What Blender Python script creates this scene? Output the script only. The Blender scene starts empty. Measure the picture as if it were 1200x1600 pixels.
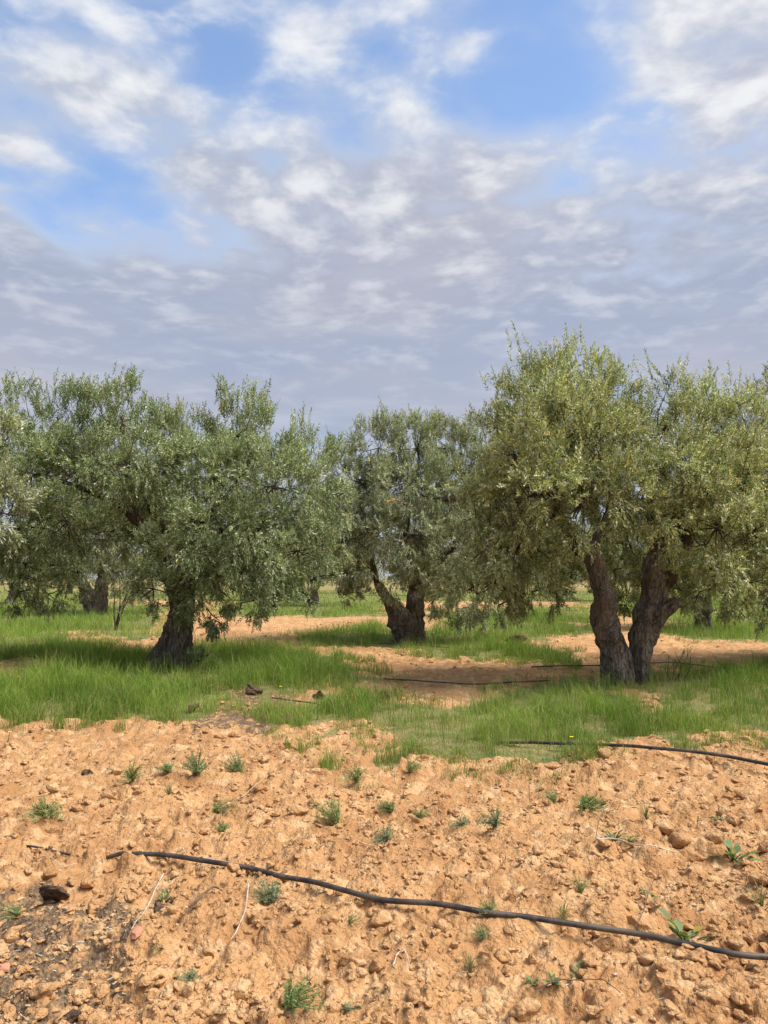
import bpy, bmesh, math
import numpy as np
from mathutils import Vector, Matrix

R = math.radians
rng = np.random.default_rng(7)
scene = bpy.context.scene
COL = scene.collection

# ------------------------------------------------------------------ camera
CAM_H, PITCH, F = 1.6, R(5.0), 1203.0          # metres, upward tilt, focal length in photo pixels
cam_d = bpy.data.cameras.new('camera')
cam_d.sensor_fit = 'VERTICAL'
cam_d.angle = 2 * math.atan(800 / F)
cam_d.clip_start, cam_d.clip_end = 0.05, 9000
cam = bpy.data.objects.new('camera', cam_d)
cam.location = (0, 0, CAM_H)
cam.rotation_euler = (R(90) + PITCH, 0, 0)
COL.objects.link(cam)
scene.camera = cam

def ray(px, py):
    u, v = (px - 600) / F, (800 - py) / F
    return np.array([u, math.cos(PITCH) - v * math.sin(PITCH), math.sin(PITCH) + v * math.cos(PITCH)])
def gp(px, py):                                  # point of the level ground
    d = ray(px, py); t = -CAM_H / d[2]
    return np.array([d[0] * t, d[1] * t])
def at(px, py, Y):                               # point at depth Y
    d = ray(px, py); t = Y / d[1]
    return np.array([d[0] * t, Y, CAM_H + d[2] * t])

# ------------------------------------------------------------------ light
SUN_EL, SUN_AZ = R(56), R(104)                   # azimuth clockwise from +Y: from the right, veiled by thin cloud
sun_d = bpy.data.lights.new('sun', 'SUN')
sun_d.energy, sun_d.angle, sun_d.color = 3.9, R(34), (1.0, 0.95, 0.87)
sun = bpy.data.objects.new('sun', sun_d)
sdir = Vector((math.sin(SUN_AZ) * math.cos(SUN_EL), math.cos(SUN_AZ) * math.cos(SUN_EL), math.sin(SUN_EL)))
sun.rotation_euler = sdir.to_track_quat('Z', 'Y').to_euler()
sun.location = (20, -20, 40)
COL.objects.link(sun)

class NT:                                        # small node-tree helper
    def __init__(s, tree): s.t = tree; tree.nodes.clear()
    def n(s, typ, **kw):
        nd = s.t.nodes.new(typ)
        for k, v in kw.items(): setattr(nd, k, v)
        return nd
    def put(s, sock, v):
        if isinstance(v, bpy.types.NodeSocket): s.t.links.new(v, sock)
        elif v is not None: sock.default_value = v
    def m(s, op, a, b=None, c=None, clamp=False):
        nd = s.n('ShaderNodeMath', operation=op, use_clamp=clamp)
        for i, v in enumerate((a, b, c)): s.put(nd.inputs[i], v)
        return nd.outputs[0]
    def vm(s, op, a, b=None, out=0, scale=None):
        nd = s.n('ShaderNodeVectorMath', operation=op)
        s.put(nd.inputs[0], a); s.put(nd.inputs[1], b)
        if scale is not None: s.put(nd.inputs['Scale'], scale)
        return nd.outputs[out]
    def mr(s, v, a, b, c=0.0, d=1.0, smooth=True):
        nd = s.n('ShaderNodeMapRange', interpolation_type='SMOOTHSTEP' if smooth else 'LINEAR')
        for i, x in enumerate((v, a, b, c, d)): s.put(nd.inputs[i], x)
        return nd.outputs[0]
    def mix(s, f, a, b, blend='MIX'):
        nd = s.n('ShaderNodeMix', data_type='RGBA', blend_type=blend)
        s.put(nd.inputs[0], f); s.put(nd.inputs[6], a); s.put(nd.inputs[7], b)
        return nd.outputs[2]
    def noise(s, vec, scale, detail=4, rough=0.55, dist=0.0, lac=2.0, out=0, d='3D'):
        nd = s.n('ShaderNodeTexNoise', noise_dimensions=d)
        s.put(nd.inputs['Vector'], vec); s.put(nd.inputs['Scale'], scale); s.put(nd.inputs['Detail'], detail)
        s.put(nd.inputs['Roughness'], rough); s.put(nd.inputs['Distortion'], dist); s.put(nd.inputs['Lacunarity'], lac)
        return nd.outputs[out]
    def vor(s, vec, scale, feature='F1', out='Distance', rand=1.0):
        nd = s.n('ShaderNodeTexVoronoi', feature=feature)
        s.put(nd.inputs['Vector'], vec); s.put(nd.inputs['Scale'], scale); s.put(nd.inputs['Randomness'], rand)
        return nd.outputs[out]

def build_world():
    w = bpy.data.worlds.new('World'); scene.world = w; w.use_nodes = True
    T = NT(w.node_tree)
    sky = T.n('ShaderNodeTexSky', sky_type='NISHITA', sun_disc=False)
    sky.sun_elevation, sky.sun_rotation = SUN_EL, SUN_AZ
    sky.air_density, sky.dust_density, sky.ozone_density, sky.altitude = 1.0, 0.15, 3.0, 300
    g = T.n('ShaderNodeTexCoord').outputs['Generated']
    d = T.vm('NORMALIZE', g)
    sp = T.n('ShaderNodeSeparateXYZ'); T.put(sp.inputs[0], d)
    z = T.m('ADD', T.m('MAXIMUM', sp.outputs[2], 0.0), 0.07)
    cb = T.n('ShaderNodeCombineXYZ')                # where the ray meets the cloud layer (unit height)
    T.put(cb.inputs[0], T.m('DIVIDE', sp.outputs[0], z)); T.put(cb.inputs[1], T.m('DIVIDE', sp.outputs[1], z))
    p = cb.outputs[0]
    def plane(px, py):
        r = ray(px, py); r = r / np.linalg.norm(r); zz = max(r[2], 0) + 0.07
        return (r[0] / zz, r[1] / zz, 0.0)
    # slow warp so that banks and puffs are not round
    wv = T.noise(p, 1.1, 3, 0.5, out=1)
    pw = T.vm('ADD', p, T.vm('SCALE', T.vm('SUBTRACT', wv, (0.5, 0.5, 0.5)), scale=0.28))
    slant = T.mr(sp.outputs[2], 0.56, 0.20)         # the layer closes up towards the horizon, where it is seen edge-on
    big = T.noise(pw, 0.9, 4, 0.5)                  # banks
    mid = T.noise(pw, 5.6, 5, 0.47, lac=2.1)        # puffs
    fine = T.noise(pw, 15.0, 4, 0.55)
    bias = 0.0
    for px, py, rad, amp in CLOUD_BLOBS:            # openings and banks as they hung on the day (positions on the cloud layer)
        dist = T.vm('DISTANCE', pw, plane(px, py), out=1)
        bias = T.m('ADD', bias, T.mr(dist, 0.0, rad, amp * 0.5, 0.0))
    cov = T.m('ADD', T.m('MULTIPLY', T.m('SUBTRACT', big, 0.5), 1.0), T.m('MULTIPLY', T.m('SUBTRACT', mid, 0.5), 1.15))
    cov = T.m('ADD', T.m('ADD', cov, bias), T.m('ADD', 0.045, T.m('MULTIPLY', slant, 0.8)))
    veil = T.mr(cov, -0.28, 0.38, 0.10, 0.94)
    pf = T.m('ADD', T.m('MULTIPLY', mid, 0.72), T.m('ADD', T.m('MULTIPLY', fine, 0.28), T.m('MULTIPLY', bias, 0.22)))
    puff = T.mr(pf, 0.46, 0.70)
    streak = T.mr(T.noise(T.vm('MULTIPLY', pw, (0.55, 1.0, 1)), 1.9, 5, 0.55), 0.50, 0.70)
    white = T.m('MULTIPLY', puff, T.m('SUBTRACT', 0.95, T.m('MULTIPLY', slant, 0.80)))
    white = T.m('MAXIMUM', white, T.m('MULTIPLY', streak, T.m('ADD', 0.10, T.m('MULTIPLY', slant, 0.10))))
    grey = T.mix(T.mr(T.noise(pw, 0.8, 3, 0.5), 0.35, 0.65), GREY_A, GREY_B)
    tint = T.mix(T.mr(cov, 0.02, 0.50), THIN, grey)  # thin cloud glows white, thick cloud is grey underneath
    col = T.mix(veil, sky.outputs[0], tint)
    col = T.mix(white, col, WHITE)
    w.cycles.sampling_method = 'MANUAL'; w.cycles.sample_map_resolution = 512
    bg = T.n('ShaderNodeBackground'); T.put(bg.inputs[0], col); bg.inputs[1].default_value = 0.15
    out = T.n('ShaderNodeOutputWorld'); T.put(out.inputs[0], bg.outputs[0])
K = 1 / (0.15 * 2 ** 0.75)                          # cloud radiances below are as they appear in the picture
THIN = (0.60 * K, 0.66 * K, 0.78 * K, 1)
GREY_A, GREY_B, WHITE = (0.39 * K, 0.44 * K, 0.57 * K, 1), (0.48 * K, 0.485 * K, 0.565 * K, 1), (0.92 * K, 0.93 * K, 0.95 * K, 1)
CLOUD_BLOBS = [(540, 110, 0.25, -0.14), (900, 170, 0.45, -0.45), (300, 60, 0.2, -0.25), (640, 190, 0.2, -0.1), (150, 230, 0.2, -0.3),
               (20, 10, 0.25, -0.35), (60, 290, 0.35, -0.25), (210, 350, 0.4, -0.35), (340, 370, 0.25, -0.25), (830, 60, 0.3, -0.3), (390, 190, 0.2, -0.25),
               (1120, 60, 0.4, 0.5), (1130, 260, 0.5, 0.35), (210, 120, 0.2, 0.4), (280, 230, 0.25, 0.45), (370, 310, 0.25, 0.35), (70, 130, 0.2, 0.4), (520, 260, 0.2, 0.3), (780, 240, 0.2, 0.35),
               (500, 170, 0.12, 0.4), (710, 90, 0.14, 0.4), (490, 60, 0.12, 0.4), (620, 265, 0.15, 0.3), (600, 390, 0.8, 0.3)]
build_world()
vs = scene.view_settings
vs.view_transform, vs.look, vs.gamma, vs.use_curve_mapping = 'Standard', 'None', 1.0, False
vs.exposure = 0.75
scene.cycles.use_denoising = True
scene.cycles.max_bounces = 6
scene.cycles.transparent_max_bounces = 4

# ------------------------------------------------------------------ noise
def _hash(ix, iy, iz, seed):
    h = (ix.astype(np.int64) * 374761393 + iy.astype(np.int64) * 668265263 + iz.astype(np.int64) * 2147483647 + seed * 144665) & 0xffffffff
    h = ((h ^ (h >> 13)) * 1274126177) & 0xffffffff
    h = ((h ^ (h >> 16)) * 2246822519) & 0xffffffff
    return ((h ^ (h >> 15)) & 0xffffff) / float(0xffffff)
def vnoise(x, y, z=None, seed=0):                # smooth value noise in -1..1
    x = np.asarray(x, float); y = np.asarray(y, float)
    z = np.zeros_like(x) if z is None else np.asarray(z, float)
    flat = not np.any(z)
    fx, fy, fz = np.floor(x), np.floor(y), np.floor(z)
    tx, ty, tz = x - fx, y - fy, z - fz
    s = lambda t: t * t * t * (t * (t * 6 - 15) + 10)
    tx, ty, tz = s(tx), s(ty), s(tz)
    out = 0
    for dz in ((0,) if flat else (0, 1)):
        wz = 1.0 if flat else (tz if dz else 1 - tz)
        a = _hash(fx, fy, fz + dz, seed) * (1 - tx) + _hash(fx + 1, fy, fz + dz, seed) * tx
        b = _hash(fx, fy + 1, fz + dz, seed) * (1 - tx) + _hash(fx + 1, fy + 1, fz + dz, seed) * tx
        out = out + (a * (1 - ty) + b * ty) * wz
    return out * 2 - 1
def fbm(x, y, octs=4, seed=0, gain=0.5):
    o, a, s = 0, 1.0, 0.0
    for k in range(octs):
        o = o + a * vnoise(x * 2.03 ** k + 17.3 * k, y * 2.03 ** k - 9.1 * k, seed=seed + k); s += a; a *= gain
    return o / s
def lumps(x, y, cell, seed):                     # field of rounded, uneven clods sitting side by side
    x = x / cell; y = y / cell
    fx, fy = np.floor(x), np.floor(y)
    best = np.zeros_like(x)
    zz = np.zeros_like(fx)
    for i in (-1, 0, 1):
        for j in (-1, 0, 1):
            cx, cy = fx + i, fy + j
            ox, oy = _hash(cx, cy, zz, seed), _hash(cx, cy, zz, seed + 1)
            r = 0.25 + 0.55 * _hash(cx, cy, zz, seed + 2) ** 2
            d2 = ((x - cx - ox) ** 2 + (y - cy - oy) ** 2) / (r * r)
            best = np.maximum(best, r * np.clip(1 - d2, 0, 1) ** 0.75)
    return best * cell

# ------------------------------------------------------------------ where grass, bare soil and litter lie
def poly(pts): return np.array([gp(*p) for p in pts])
def inside(P, X, Y):
    r = np.zeros(X.shape, bool); n = len(P)
    for i in range(n):
        x0, y0 = P[i]; x1, y1 = P[(i + 1) % n]
        c = ((y0 > Y) != (y1 > Y)) & (X < (x1 - x0) * (Y - y0) / (y1 - y0 + 1e-12) + x0)
        r ^= c
    return r
GRASS = [poly(p) for p in (
    [(-500, 985), (100, 1000), (240, 1022), (330, 1012), (470, 1020), (660, 1064), (560, 1071), (440, 1062), (425, 1098), (330, 1082), (290, 1108), (160, 1120), (-500, 1135)],
    [(-500, 935), (60, 932), (260, 948), (255, 1000), (180, 990), (90, 985), (60, 1008), (-500, 1010)],
    [(455, 1148), (480, 1102), (560, 1086), (700, 1096), (800, 1076), (900, 1054), (985, 1060), (1060, 1046), (1600, 1036), (1700, 1160), (1080, 1148), (900, 1166), (700, 1172), (560, 1180)],
    [(470, 1003), (560, 974), (600, 984), (660, 986), (700, 955), (850, 946), (930, 955), (920, 990), (780, 1003), (905, 1030), (900, 1041), (790, 1040), (660, 1012), (560, 1015)],
    [(1005, 992), (1050, 965), (1900, 946), (1900, 1012), (1200, 1003), (1080, 1000)],
    [(900, 934), (1900, 934), (1900, 966), (1040, 972), (930, 956)],
    [(335, 962), (380, 926), (600, 926), (610, 962), (520, 964)],
    [(-900, 922), (2200, 922), (2200, 936), (900, 938), (640, 940), (-900, 930)],
)]
BARE = [poly(p) for p in (
    [(-60, 1030), (85, 1028), (95, 1042), (30, 1048), (-60, 1052)],
    [(130, 1003), (210, 1000), (240, 1018), (150, 1018)],
    [(300, 1054), (350, 1052), (372, 1075), (320, 1078)],
    [(450, 1124), (500, 1130), (545, 1150), (470, 1150)],
    [(940, 1085), (1010, 1092), (1010, 1108), (950, 1104)],
)]
LITTER = [poly(p) for p in (
    [(-80, 1400), (60, 1395), (150, 1440), (170, 1520), (120, 1600), (60, 1700), (-300, 1700)],
    [(160, 1440), (235, 1430), (250, 1500), (200, 1540)],
    [(280, 1095), (420, 1062), (480, 1105), (440, 1150), (300, 1135)],
    [(130, 1430), (190, 1490), (170, 1600), (110, 1580)],
)]
def grass_mask(X, Y):                            # 0..1
    w = 0.034 * Y + 0.2
    X2 = X + w * vnoise(X * 0.9, Y * 0.5, seed=21) + 0.5 * w * vnoise(X * 3.1, Y * 2.1, seed=22)
    Y2 = Y + 1.4 * w * vnoise(X * 0.8, Y * 0.6, seed=23) + 0.9 * w * vnoise(X * 2.7, Y * 2.3, seed=24)
    g = np.zeros(X.shape, bool)
    for P in GRASS: g |= inside(P, X2, Y2)
    for P in BARE: g &= ~inside(P, X2, Y2)
    return g
def grass_soft(X, Y):
    e = 0.34 + 0.012 * Y
    return sum(grass_mask(X + a * e, Y + b * e * 1.5).astype(float) for a, b in ((0, 0), (1, .3), (-1, -.3), (.3, 1), (-.3, -1))) / 5
def litter_mask(X, Y):
    X2 = X + 0.14 * vnoise(X * 3, Y * 3, seed=31) + 0.07 * vnoise(X * 9, Y * 9, seed=33)
    Y2 = Y + 0.2 * vnoise(X * 3, Y * 3, seed=32) + 0.1 * vnoise(X * 9, Y * 9, seed=34)
    g = np.zeros(X.shape, bool)
    for P in LITTER: g |= inside(P, X2, Y2)
    return g

BIG_CLODS = [  # photo-placed large clods: px, py, size in px
    (1060, 1318, 46), (1040, 1300, 34), (365, 1548, 40), (1145, 1285, 26), (970, 1250, 18), (945, 1180, 30), (1170, 1245, 34), (455, 1165, 26), (465, 1270, 24),
    (137, 1390, 26), (148, 1422, 28), (22, 1460, 26), (510, 1440, 34), (595, 1440, 40), (690, 1450, 34), (820, 1590, 44), (720, 1545, 30), (240, 1285, 24), (140, 1325, 30),
    (1000, 1448, 34), (990, 1462, 20), (430, 1400, 26), (575, 1345, 26), (935, 1535, 26), (660, 1500, 20), (590, 1510, 24), (1080, 1335, 36), (405, 1435, 24), (340, 1415, 20),
    (185, 1255, 18), (270, 1238, 20), (660, 1185, 22), (860, 1195, 20), (1130, 1165, 24), (1120, 1150, 18), (600, 1235, 16), (330, 1335, 22), (520, 1545, 34), (1100, 1545, 28), (1010, 1580, 34)]
def base_height(X, Y):
    r = np.sqrt(X * X + Y * Y)
    h = 0.05 * fbm(X * 0.35, Y * 0.35, 2, 41) * np.clip(r / 6, 0.3, 1.2)
    h = h + 0.035 * np.clip(1 - r / 60, 0, 1) * vnoise(X * 0.9, Y * 1.3, seed=43)
    return h
def height(X, Y, fine=True):
    X = np.asarray(X, float); Y = np.asarray(Y, float)
    h = base_height(X, Y)
    if fine:
        r = np.sqrt(X * X + Y * Y)
        g = grass_mask(X, Y)
        amp = np.where(g, 0.35, 1.0)
        f = np.clip(1.3 - r / 45, 0.15, 1)
        wx = X + 0.05 * vnoise(X * 6, Y * 6, seed=51) + 0.02 * vnoise(X * 17, Y * 17, seed=57); wy = Y + 0.05 * vnoise(X * 6, Y * 6, seed=52) + 0.02 * vnoise(X * 17, Y * 17, seed=58)
        big = vnoise(X * 1.1, Y * 1.1, seed=59) * 0.5 + 0.5
        h = h + amp * f * (0.42 * big * lumps(wx, wy, 0.30, 61) + 0.42 * lumps(wx, wy, 0.135, 64) + 0.026 * fbm(X * 4.5, Y * 4.5, 3, 53, 0.6))
        near = np.clip(1.6 - r / 9, 0, 1)
        h = h + amp * near * (0.85 * lumps(wx, wy, 0.065, 67) * np.clip(0.5 + 1.2 * vnoise(X * 2.2, Y * 2.2, seed=56), 0, 1) + 0.6 * lumps(wx, wy, 0.032, 71) + 0.009 * fbm(X * 22, Y * 22, 2, 55))
    return h - 0.03

def gz(px, py, spread=0.0):                      # where that sight line meets the lumpy ground
    d = ray(px, py); z = 0.03
    for _ in range(3):
        t = (z - CAM_H) / d[2]; x, y = d[0] * t, d[1] * t
        if spread: q = np.array([(a, b) for a in (-1, 0, 1) for b in (-1, 0, 1)]) * spread; zn = height(x + q[:, 0], y + q[:, 1]).mean()
        else: zn = height([x], [y])[0]
        z = 0.3 * z + 0.7 * float(zn)
    return np.array([x, y])

# ------------------------------------------------------------------ mesh helpers
def mesh_np(name, V, Fc, cols=None, smooth=True, mat=None):
    """V (n,3); Fc: (m,3) or (m,4) array, or a list of both kinds; cols: dict of point colour attributes (n,4)."""
    me = bpy.data.meshes.new(name)
    if not isinstance(Fc, (list, tuple)): Fc = [Fc]
    Fc = [np.asarray(f, np.int32) for f in Fc if len(f)]
    nl = sum(f.size for f in Fc); nf = sum(len(f) for f in Fc)
    me.vertices.add(len(V)); me.vertices.foreach_set('co', np.asarray(V, np.float32).ravel())
    me.loops.add(nl); me.loops.foreach_set('vertex_index', np.concatenate([f.ravel() for f in Fc]))
    tot = np.concatenate([np.full(len(f), f.shape[1], np.int32) for f in Fc])
    st = np.concatenate(([0], np.cumsum(tot)[:-1])).astype(np.int32)
    me.polygons.add(nf); me.polygons.foreach_set('loop_start', st)
    me.update(calc_edges=True); me.validate()
    me.polygons.foreach_set('use_smooth', np.full(len(me.polygons), smooth, bool))
    for k, c in (cols or {}).items():
        a = me.color_attributes.new(k, 'FLOAT_COLOR', 'POINT'); a.data.foreach_set('color', np.asarray(c, np.float32).ravel())
    if mat: me.materials.append(mat)
    me.update()
    return me
def obj(name, me, parent=None, loc=(0, 0, 0), kind=None):
    o = bpy.data.objects.new(name, me); COL.objects.link(o); o.location = loc
    if parent: o.parent = parent
    if kind: o['kind'] = kind
    return o
def tag(o, label, cat, group=None):
    o['label'] = label; o['category'] = cat
    if group: o['group'] = group
    return o
def empty(name, loc=(0, 0, 0)):
    o = bpy.data.objects.new(name, None); COL.objects.link(o); o.location = loc; o.empty_display_size = 0.2
    return o
def copy_tree(o, parent=None):
    c = o.copy(); COL.objects.link(c); c.parent = parent
    for ch in o.children:
        if not ch.name.startswith('yellowed'): copy_tree(ch, c)
    return c
def unit(v): return v / (np.linalg.norm(v, axis=-1, keepdims=True) + 1e-9)
def spline(P, n):                                # Catmull-Rom through the rows of P
    P = np.asarray(P, float); Q = np.vstack([2 * P[0] - P[1], P, 2 * P[-1] - P[-2]])
    t = np.linspace(0, len(P) - 1 - 1e-6, n); i = t.astype(int); f = (t - i)[:, None]
    a, b, c, d = Q[i], Q[i + 1], Q[i + 2], Q[i + 3]
    return 0.5 * (2 * b + (c - a) * f + (2 * a - 5 * b + 4 * c - d) * f ** 2 + (3 * b - a - 3 * c + d) * f ** 3)
def tube(P, rad, sides=8, lump=0.0, flute=0.0, seed=0, lump_scale=3.0, cap=True):
    """Swept tube along the rows of P (already dense); returns V, quads, tris."""
    P = np.asarray(P, float); n = len(P); rad = np.broadcast_to(np.asarray(rad, float), (n,))
    T = unit(np.gradient(P, axis=0))
    ref = np.array([0.0, 1, 0]) if abs(T[0][1]) < 0.9 else np.array([1.0, 0, 0])
    N = np.zeros_like(P); N[0] = unit(np.cross(T[0], ref))
    for i in range(1, n): N[i] = unit(N[i - 1] - T[i] * np.dot(N[i - 1], T[i]))
    B = np.cross(T, N)
    a = np.linspace(0, 2 * np.pi, sides, endpoint=False)
    dirs = N[:, None] * np.cos(a)[None, :, None] + B[:, None] * np.sin(a)[None, :, None]
    r = np.repeat(rad[:, None], sides, 1)
    if lump or flute:
        q = P[:, None] + dirs * r[..., None]
        l1 = vnoise(q[..., 0] * lump_scale, q[..., 1] * lump_scale, q[..., 2] * lump_scale * 0.8 + 3.3, seed=seed)
        l2 = vnoise(q[..., 0] * lump_scale * 2.7, q[..., 1] * lump_scale * 2.7, q[..., 2] * lump_scale * 2 + 7.7, seed=seed + 1)
        l3 = vnoise(q[..., 0] * lump_scale * 8, q[..., 1] * lump_scale * 8, q[..., 2] * lump_scale * 3.5 + 7.7, seed=seed + 3)
        tw = a[None] + 1.4 * vnoise(q[..., 2] * 1.6, np.full(r.shape, seed * 1.7), seed=seed + 2)
        fl = vnoise(np.cos(tw) * 2.2 + 9, np.sin(tw) * 2.2 + 4, q[..., 2] * 0.7 + 2.2, seed=seed + 5) - 0.6 * np.abs(vnoise(np.cos(tw) * 5 + 9, np.sin(tw) * 5 + 4, q[..., 2] * 1.3 + 2.2, seed=seed + 6))
        r = r * (1 + lump * (l1 + 0.55 * l2 + 0.22 * l3) + flute * fl)
    V = (P[:, None] + dirs * r[..., None]).reshape(-1, 3)
    i, j = np.meshgrid(np.arange(n - 1), np.arange(sides), indexing='ij'); j2 = (j + 1) % sides
    Q = np.stack([i * sides + j, i * sides + j2, (i + 1) * sides + j2, (i + 1) * sides + j], -1).reshape(-1, 4)
    tris = np.zeros((0, 3), int)
    if cap:
        V = np.vstack([V, P[0] - T[0] * rad[0] * 0.3, P[-1] + T[-1] * rad[-1] * 0.5]); k = n * sides
        s = np.arange(sides); s2 = (s + 1) % sides
        tris = np.vstack([np.stack([np.full(sides, k), s2, s], -1), np.stack([np.full(sides, k + 1), (n - 1) * sides + s, (n - 1) * sides + s2], -1)])
    return V, Q, tris
class MB:                                        # collects pieces of one mesh
    def __init__(s): s.V, s.Q, s.T, s.n = [], [], [], 0
    def add(s, V, Q=None, T=None):
        s.V.append(V)
        if Q is not None and len(Q): s.Q.append(np.asarray(Q) + s.n)
        if T is not None and len(T): s.T.append(np.asarray(T) + s.n)
        s.n += len(V); return s
    def mesh(s, name, mat, smooth=True, cols=None):
        return mesh_np(name, np.vstack(s.V), [np.vstack(x) for x in (s.Q, s.T) if x], cols, smooth, mat)

# ------------------------------------------------------------------ materials
def new_mat(name):
    m = bpy.data.materials.new(name); m.use_nodes = True
    T = NT(m.node_tree)
    b = T.n('ShaderNodeBsdfPrincipled'); o = T.n('ShaderNodeOutputMaterial')
    T.put(o.inputs[0], b.outputs[0])
    return m, T, b, o
def bump(T, b, h, strength, dist):
    n = T.n('ShaderNodeBump'); n.inputs['Strength'].default_value = strength; n.inputs['Distance'].default_value = dist
    T.put(n.inputs['Height'], h); T.put(b.inputs['Normal'], n.outputs[0])
def attr(T, name): return T.n('ShaderNodeAttribute', attribute_name=name).outputs['Color']

SOIL_A, SOIL_B, SOIL_C = (0.53, 0.295, 0.130, 1), (0.415, 0.212, 0.088, 1), (0.63, 0.40, 0.205, 1)
def soil_colour(T, pos):
    c = T.mix(T.mr(T.noise(pos, 1.4, 5, 0.6), 0.38, 0.62), SOIL_A, SOIL_B)
    c = T.mix(T.mr(T.noise(pos, 6.5, 5, 0.65), 0.48, 0.66), c, SOIL_C)
    c = T.mix(T.mr(T.noise(pos, 28, 3, 0.6), 0.52, 0.72, 0, 0.7), c, (0.30, 0.155, 0.068, 1))
    speck = T.vor(pos, 95.0); keep = T.mr(T.vor(pos, 95.0, out='Color'), 0.80, 0.86)
    c = T.mix(T.m('MULTIPLY', T.mr(speck, 0.22, 0.12), keep), c, (0.66, 0.52, 0.34, 1))
    return c
def soil_bump(T, b, pos, s=1.0):
    h = T.m('ADD', T.m('MULTIPLY', T.noise(pos, 26, 5, 0.65), 0.6), T.m('MULTIPLY', T.noise(pos, 95, 3, 0.6), 0.22))
    h = T.m('ADD', h, T.m('MULTIPLY', T.vor(pos, 42), -0.25))
    bump(T, b, h, 1.0 * s, 0.05)
def make_ground_mat():
    m, T, b, o = new_mat('ploughed_soil')
    pos = T.n('ShaderNodeNewGeometry').outputs['Position']
    c = soil_colour(T, pos)
    cov = T.n('ShaderNodeSeparateColor'); T.put(cov.inputs[0], attr(T, 'cover'))
    lit_n = T.mr(T.noise(pos, 11, 6, 0.7), 0.37, 0.54)
    litc = T.mix(T.mr(T.noise(pos, 60, 3, 0.6), 0.4, 0.65), (0.115, 0.075, 0.045, 1), (0.26, 0.175, 0.105, 1))
    chip = T.m('MULTIPLY', T.mr(T.vor(pos, 70.0), 0.24, 0.14), T.mr(T.vor(pos, 70.0, out='Color'), 0.72, 0.8))
    litc = T.mix(chip, litc, (0.62, 0.56, 0.46, 1))
    c = T.mix(T.m('MULTIPLY', cov.outputs[1], lit_n), c, litc)
    gcol = T.mix(T.mr(T.noise(pos, 3.0, 5, 0.65), 0.32, 0.62), (0.12, 0.165, 0.04, 1), (0.31, 0.24, 0.10, 1))
    gcol = T.mix(T.mr(T.noise(pos, 30.0, 3, 0.65), 0.35, 0.7, 0, 0.5), gcol, (0.075, 0.11, 0.028, 1))
    c = T.mix(T.m('MULTIPLY', cov.outputs[0], T.mr(T.noise(pos, 7.0, 4, 0.6), 0.2, 0.45, 0.35, 1.0)), c, gcol)
    T.put(b.inputs['Base Color'], c); b.inputs['Roughness'].default_value = 0.95; b.inputs['Specular IOR Level'].default_value = 0.15
    soil_bump(T, b, pos)
    return m
M_GROUND = make_ground_mat()
def make_clod_mat(name, dark):
    m, T, b, o = new_mat(name)
    pos = T.n('ShaderNodeNewGeometry').outputs['Position']
    c = soil_colour(T, pos)
    rnd = T.n('ShaderNodeObjectInfo').outputs['Random']
    c = T.mix(T.m('MULTIPLY', rnd, 0.35), c, SOIL_C)
    if dark:
        c = T.mix(T.mr(T.noise(pos, 40, 4, 0.7), 0.35, 0.65), (0.075, 0.048, 0.032, 1), (0.17, 0.11, 0.07, 1))
    T.put(b.inputs['Base Color'], c); b.inputs['Roughness'].default_value = 0.95; b.inputs['Specular IOR Level'].default_value = 0.15
    soil_bump(T, b, pos, 1.0)
    return m
M_CLOD = make_clod_mat('dry_clod', False); M_DARK = make_clod_mat('dark_manure', True)
def make_bark(name, ca, cb, cc):
    m, T, b, o = new_mat(name)
    pos = T.n('ShaderNodeTexCoord').outputs['Object']
    st = T.vm('MULTIPLY', pos, (1, 1, 0.28))
    n1 = T.noise(st, 16, 6, 0.7, 0.5); n2 = T.noise(pos, 3.2, 4, 0.6)
    crack = T.vor(T.vm('ADD', st, T.vm('SCALE', T.noise(pos, 9, 3, out=1), scale=0.1)), 17, 'DISTANCE_TO_EDGE')
    c = T.mix(T.mr(n1, 0.35, 0.65), ca, cb)
    c = T.mix(T.mr(n2, 0.5, 0.68), c, cc)
    c = T.mix(T.mr(T.noise(pos, 22, 4, 0.7), 0.58, 0.7, 0, 0.5), c, (0.22, 0.21, 0.17, 1))
    T.put(b.inputs['Base Color'], c); b.inputs['Roughness'].default_value = 0.92; b.inputs['Specular IOR Level'].default_value = 0.15
    h = T.m('ADD', T.mr(crack, 0.0, 0.22, 0, 0.7, False), T.m('MULTIPLY', n1, 0.8))
    bump(T, b, h, 1.0, 0.05)
    return m
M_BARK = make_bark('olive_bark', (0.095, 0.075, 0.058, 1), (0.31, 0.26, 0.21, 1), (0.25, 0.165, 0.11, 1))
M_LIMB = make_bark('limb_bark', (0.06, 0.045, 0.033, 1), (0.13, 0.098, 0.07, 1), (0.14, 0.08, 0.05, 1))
def make_leaf(name, trans=0.3, rough=0.5, spec=0.35, attrname='tint'):
    m, T, b, o = new_mat(name)
    c = attr(T, attrname)
    T.put(b.inputs['Base Color'], c); b.inputs['Roughness'].default_value = rough; b.inputs['Specular IOR Level'].default_value = spec
    tr = T.n('ShaderNodeBsdfTranslucent'); T.put(tr.inputs[0], T.mix(1.0, c, (1.15, 1.25, 0.6, 1), 'MULTIPLY'))
    mx = T.n('ShaderNodeMixShader'); mx.inputs[0].default_value = trans
    T.put(mx.inputs[1], b.outputs[0]); T.put(mx.inputs[2], tr.outputs[0]); T.put(o.inputs[0], mx.outputs[0])
    return m
M_LEAF = make_leaf('olive_leaf', 0.22, 0.45, 0.35); M_GRASS = make_leaf('grass_blade', 0.35, 0.6, 0.25); M_WEED = make_leaf('weed_leaf', 0.3, 0.6, 0.25)
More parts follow.
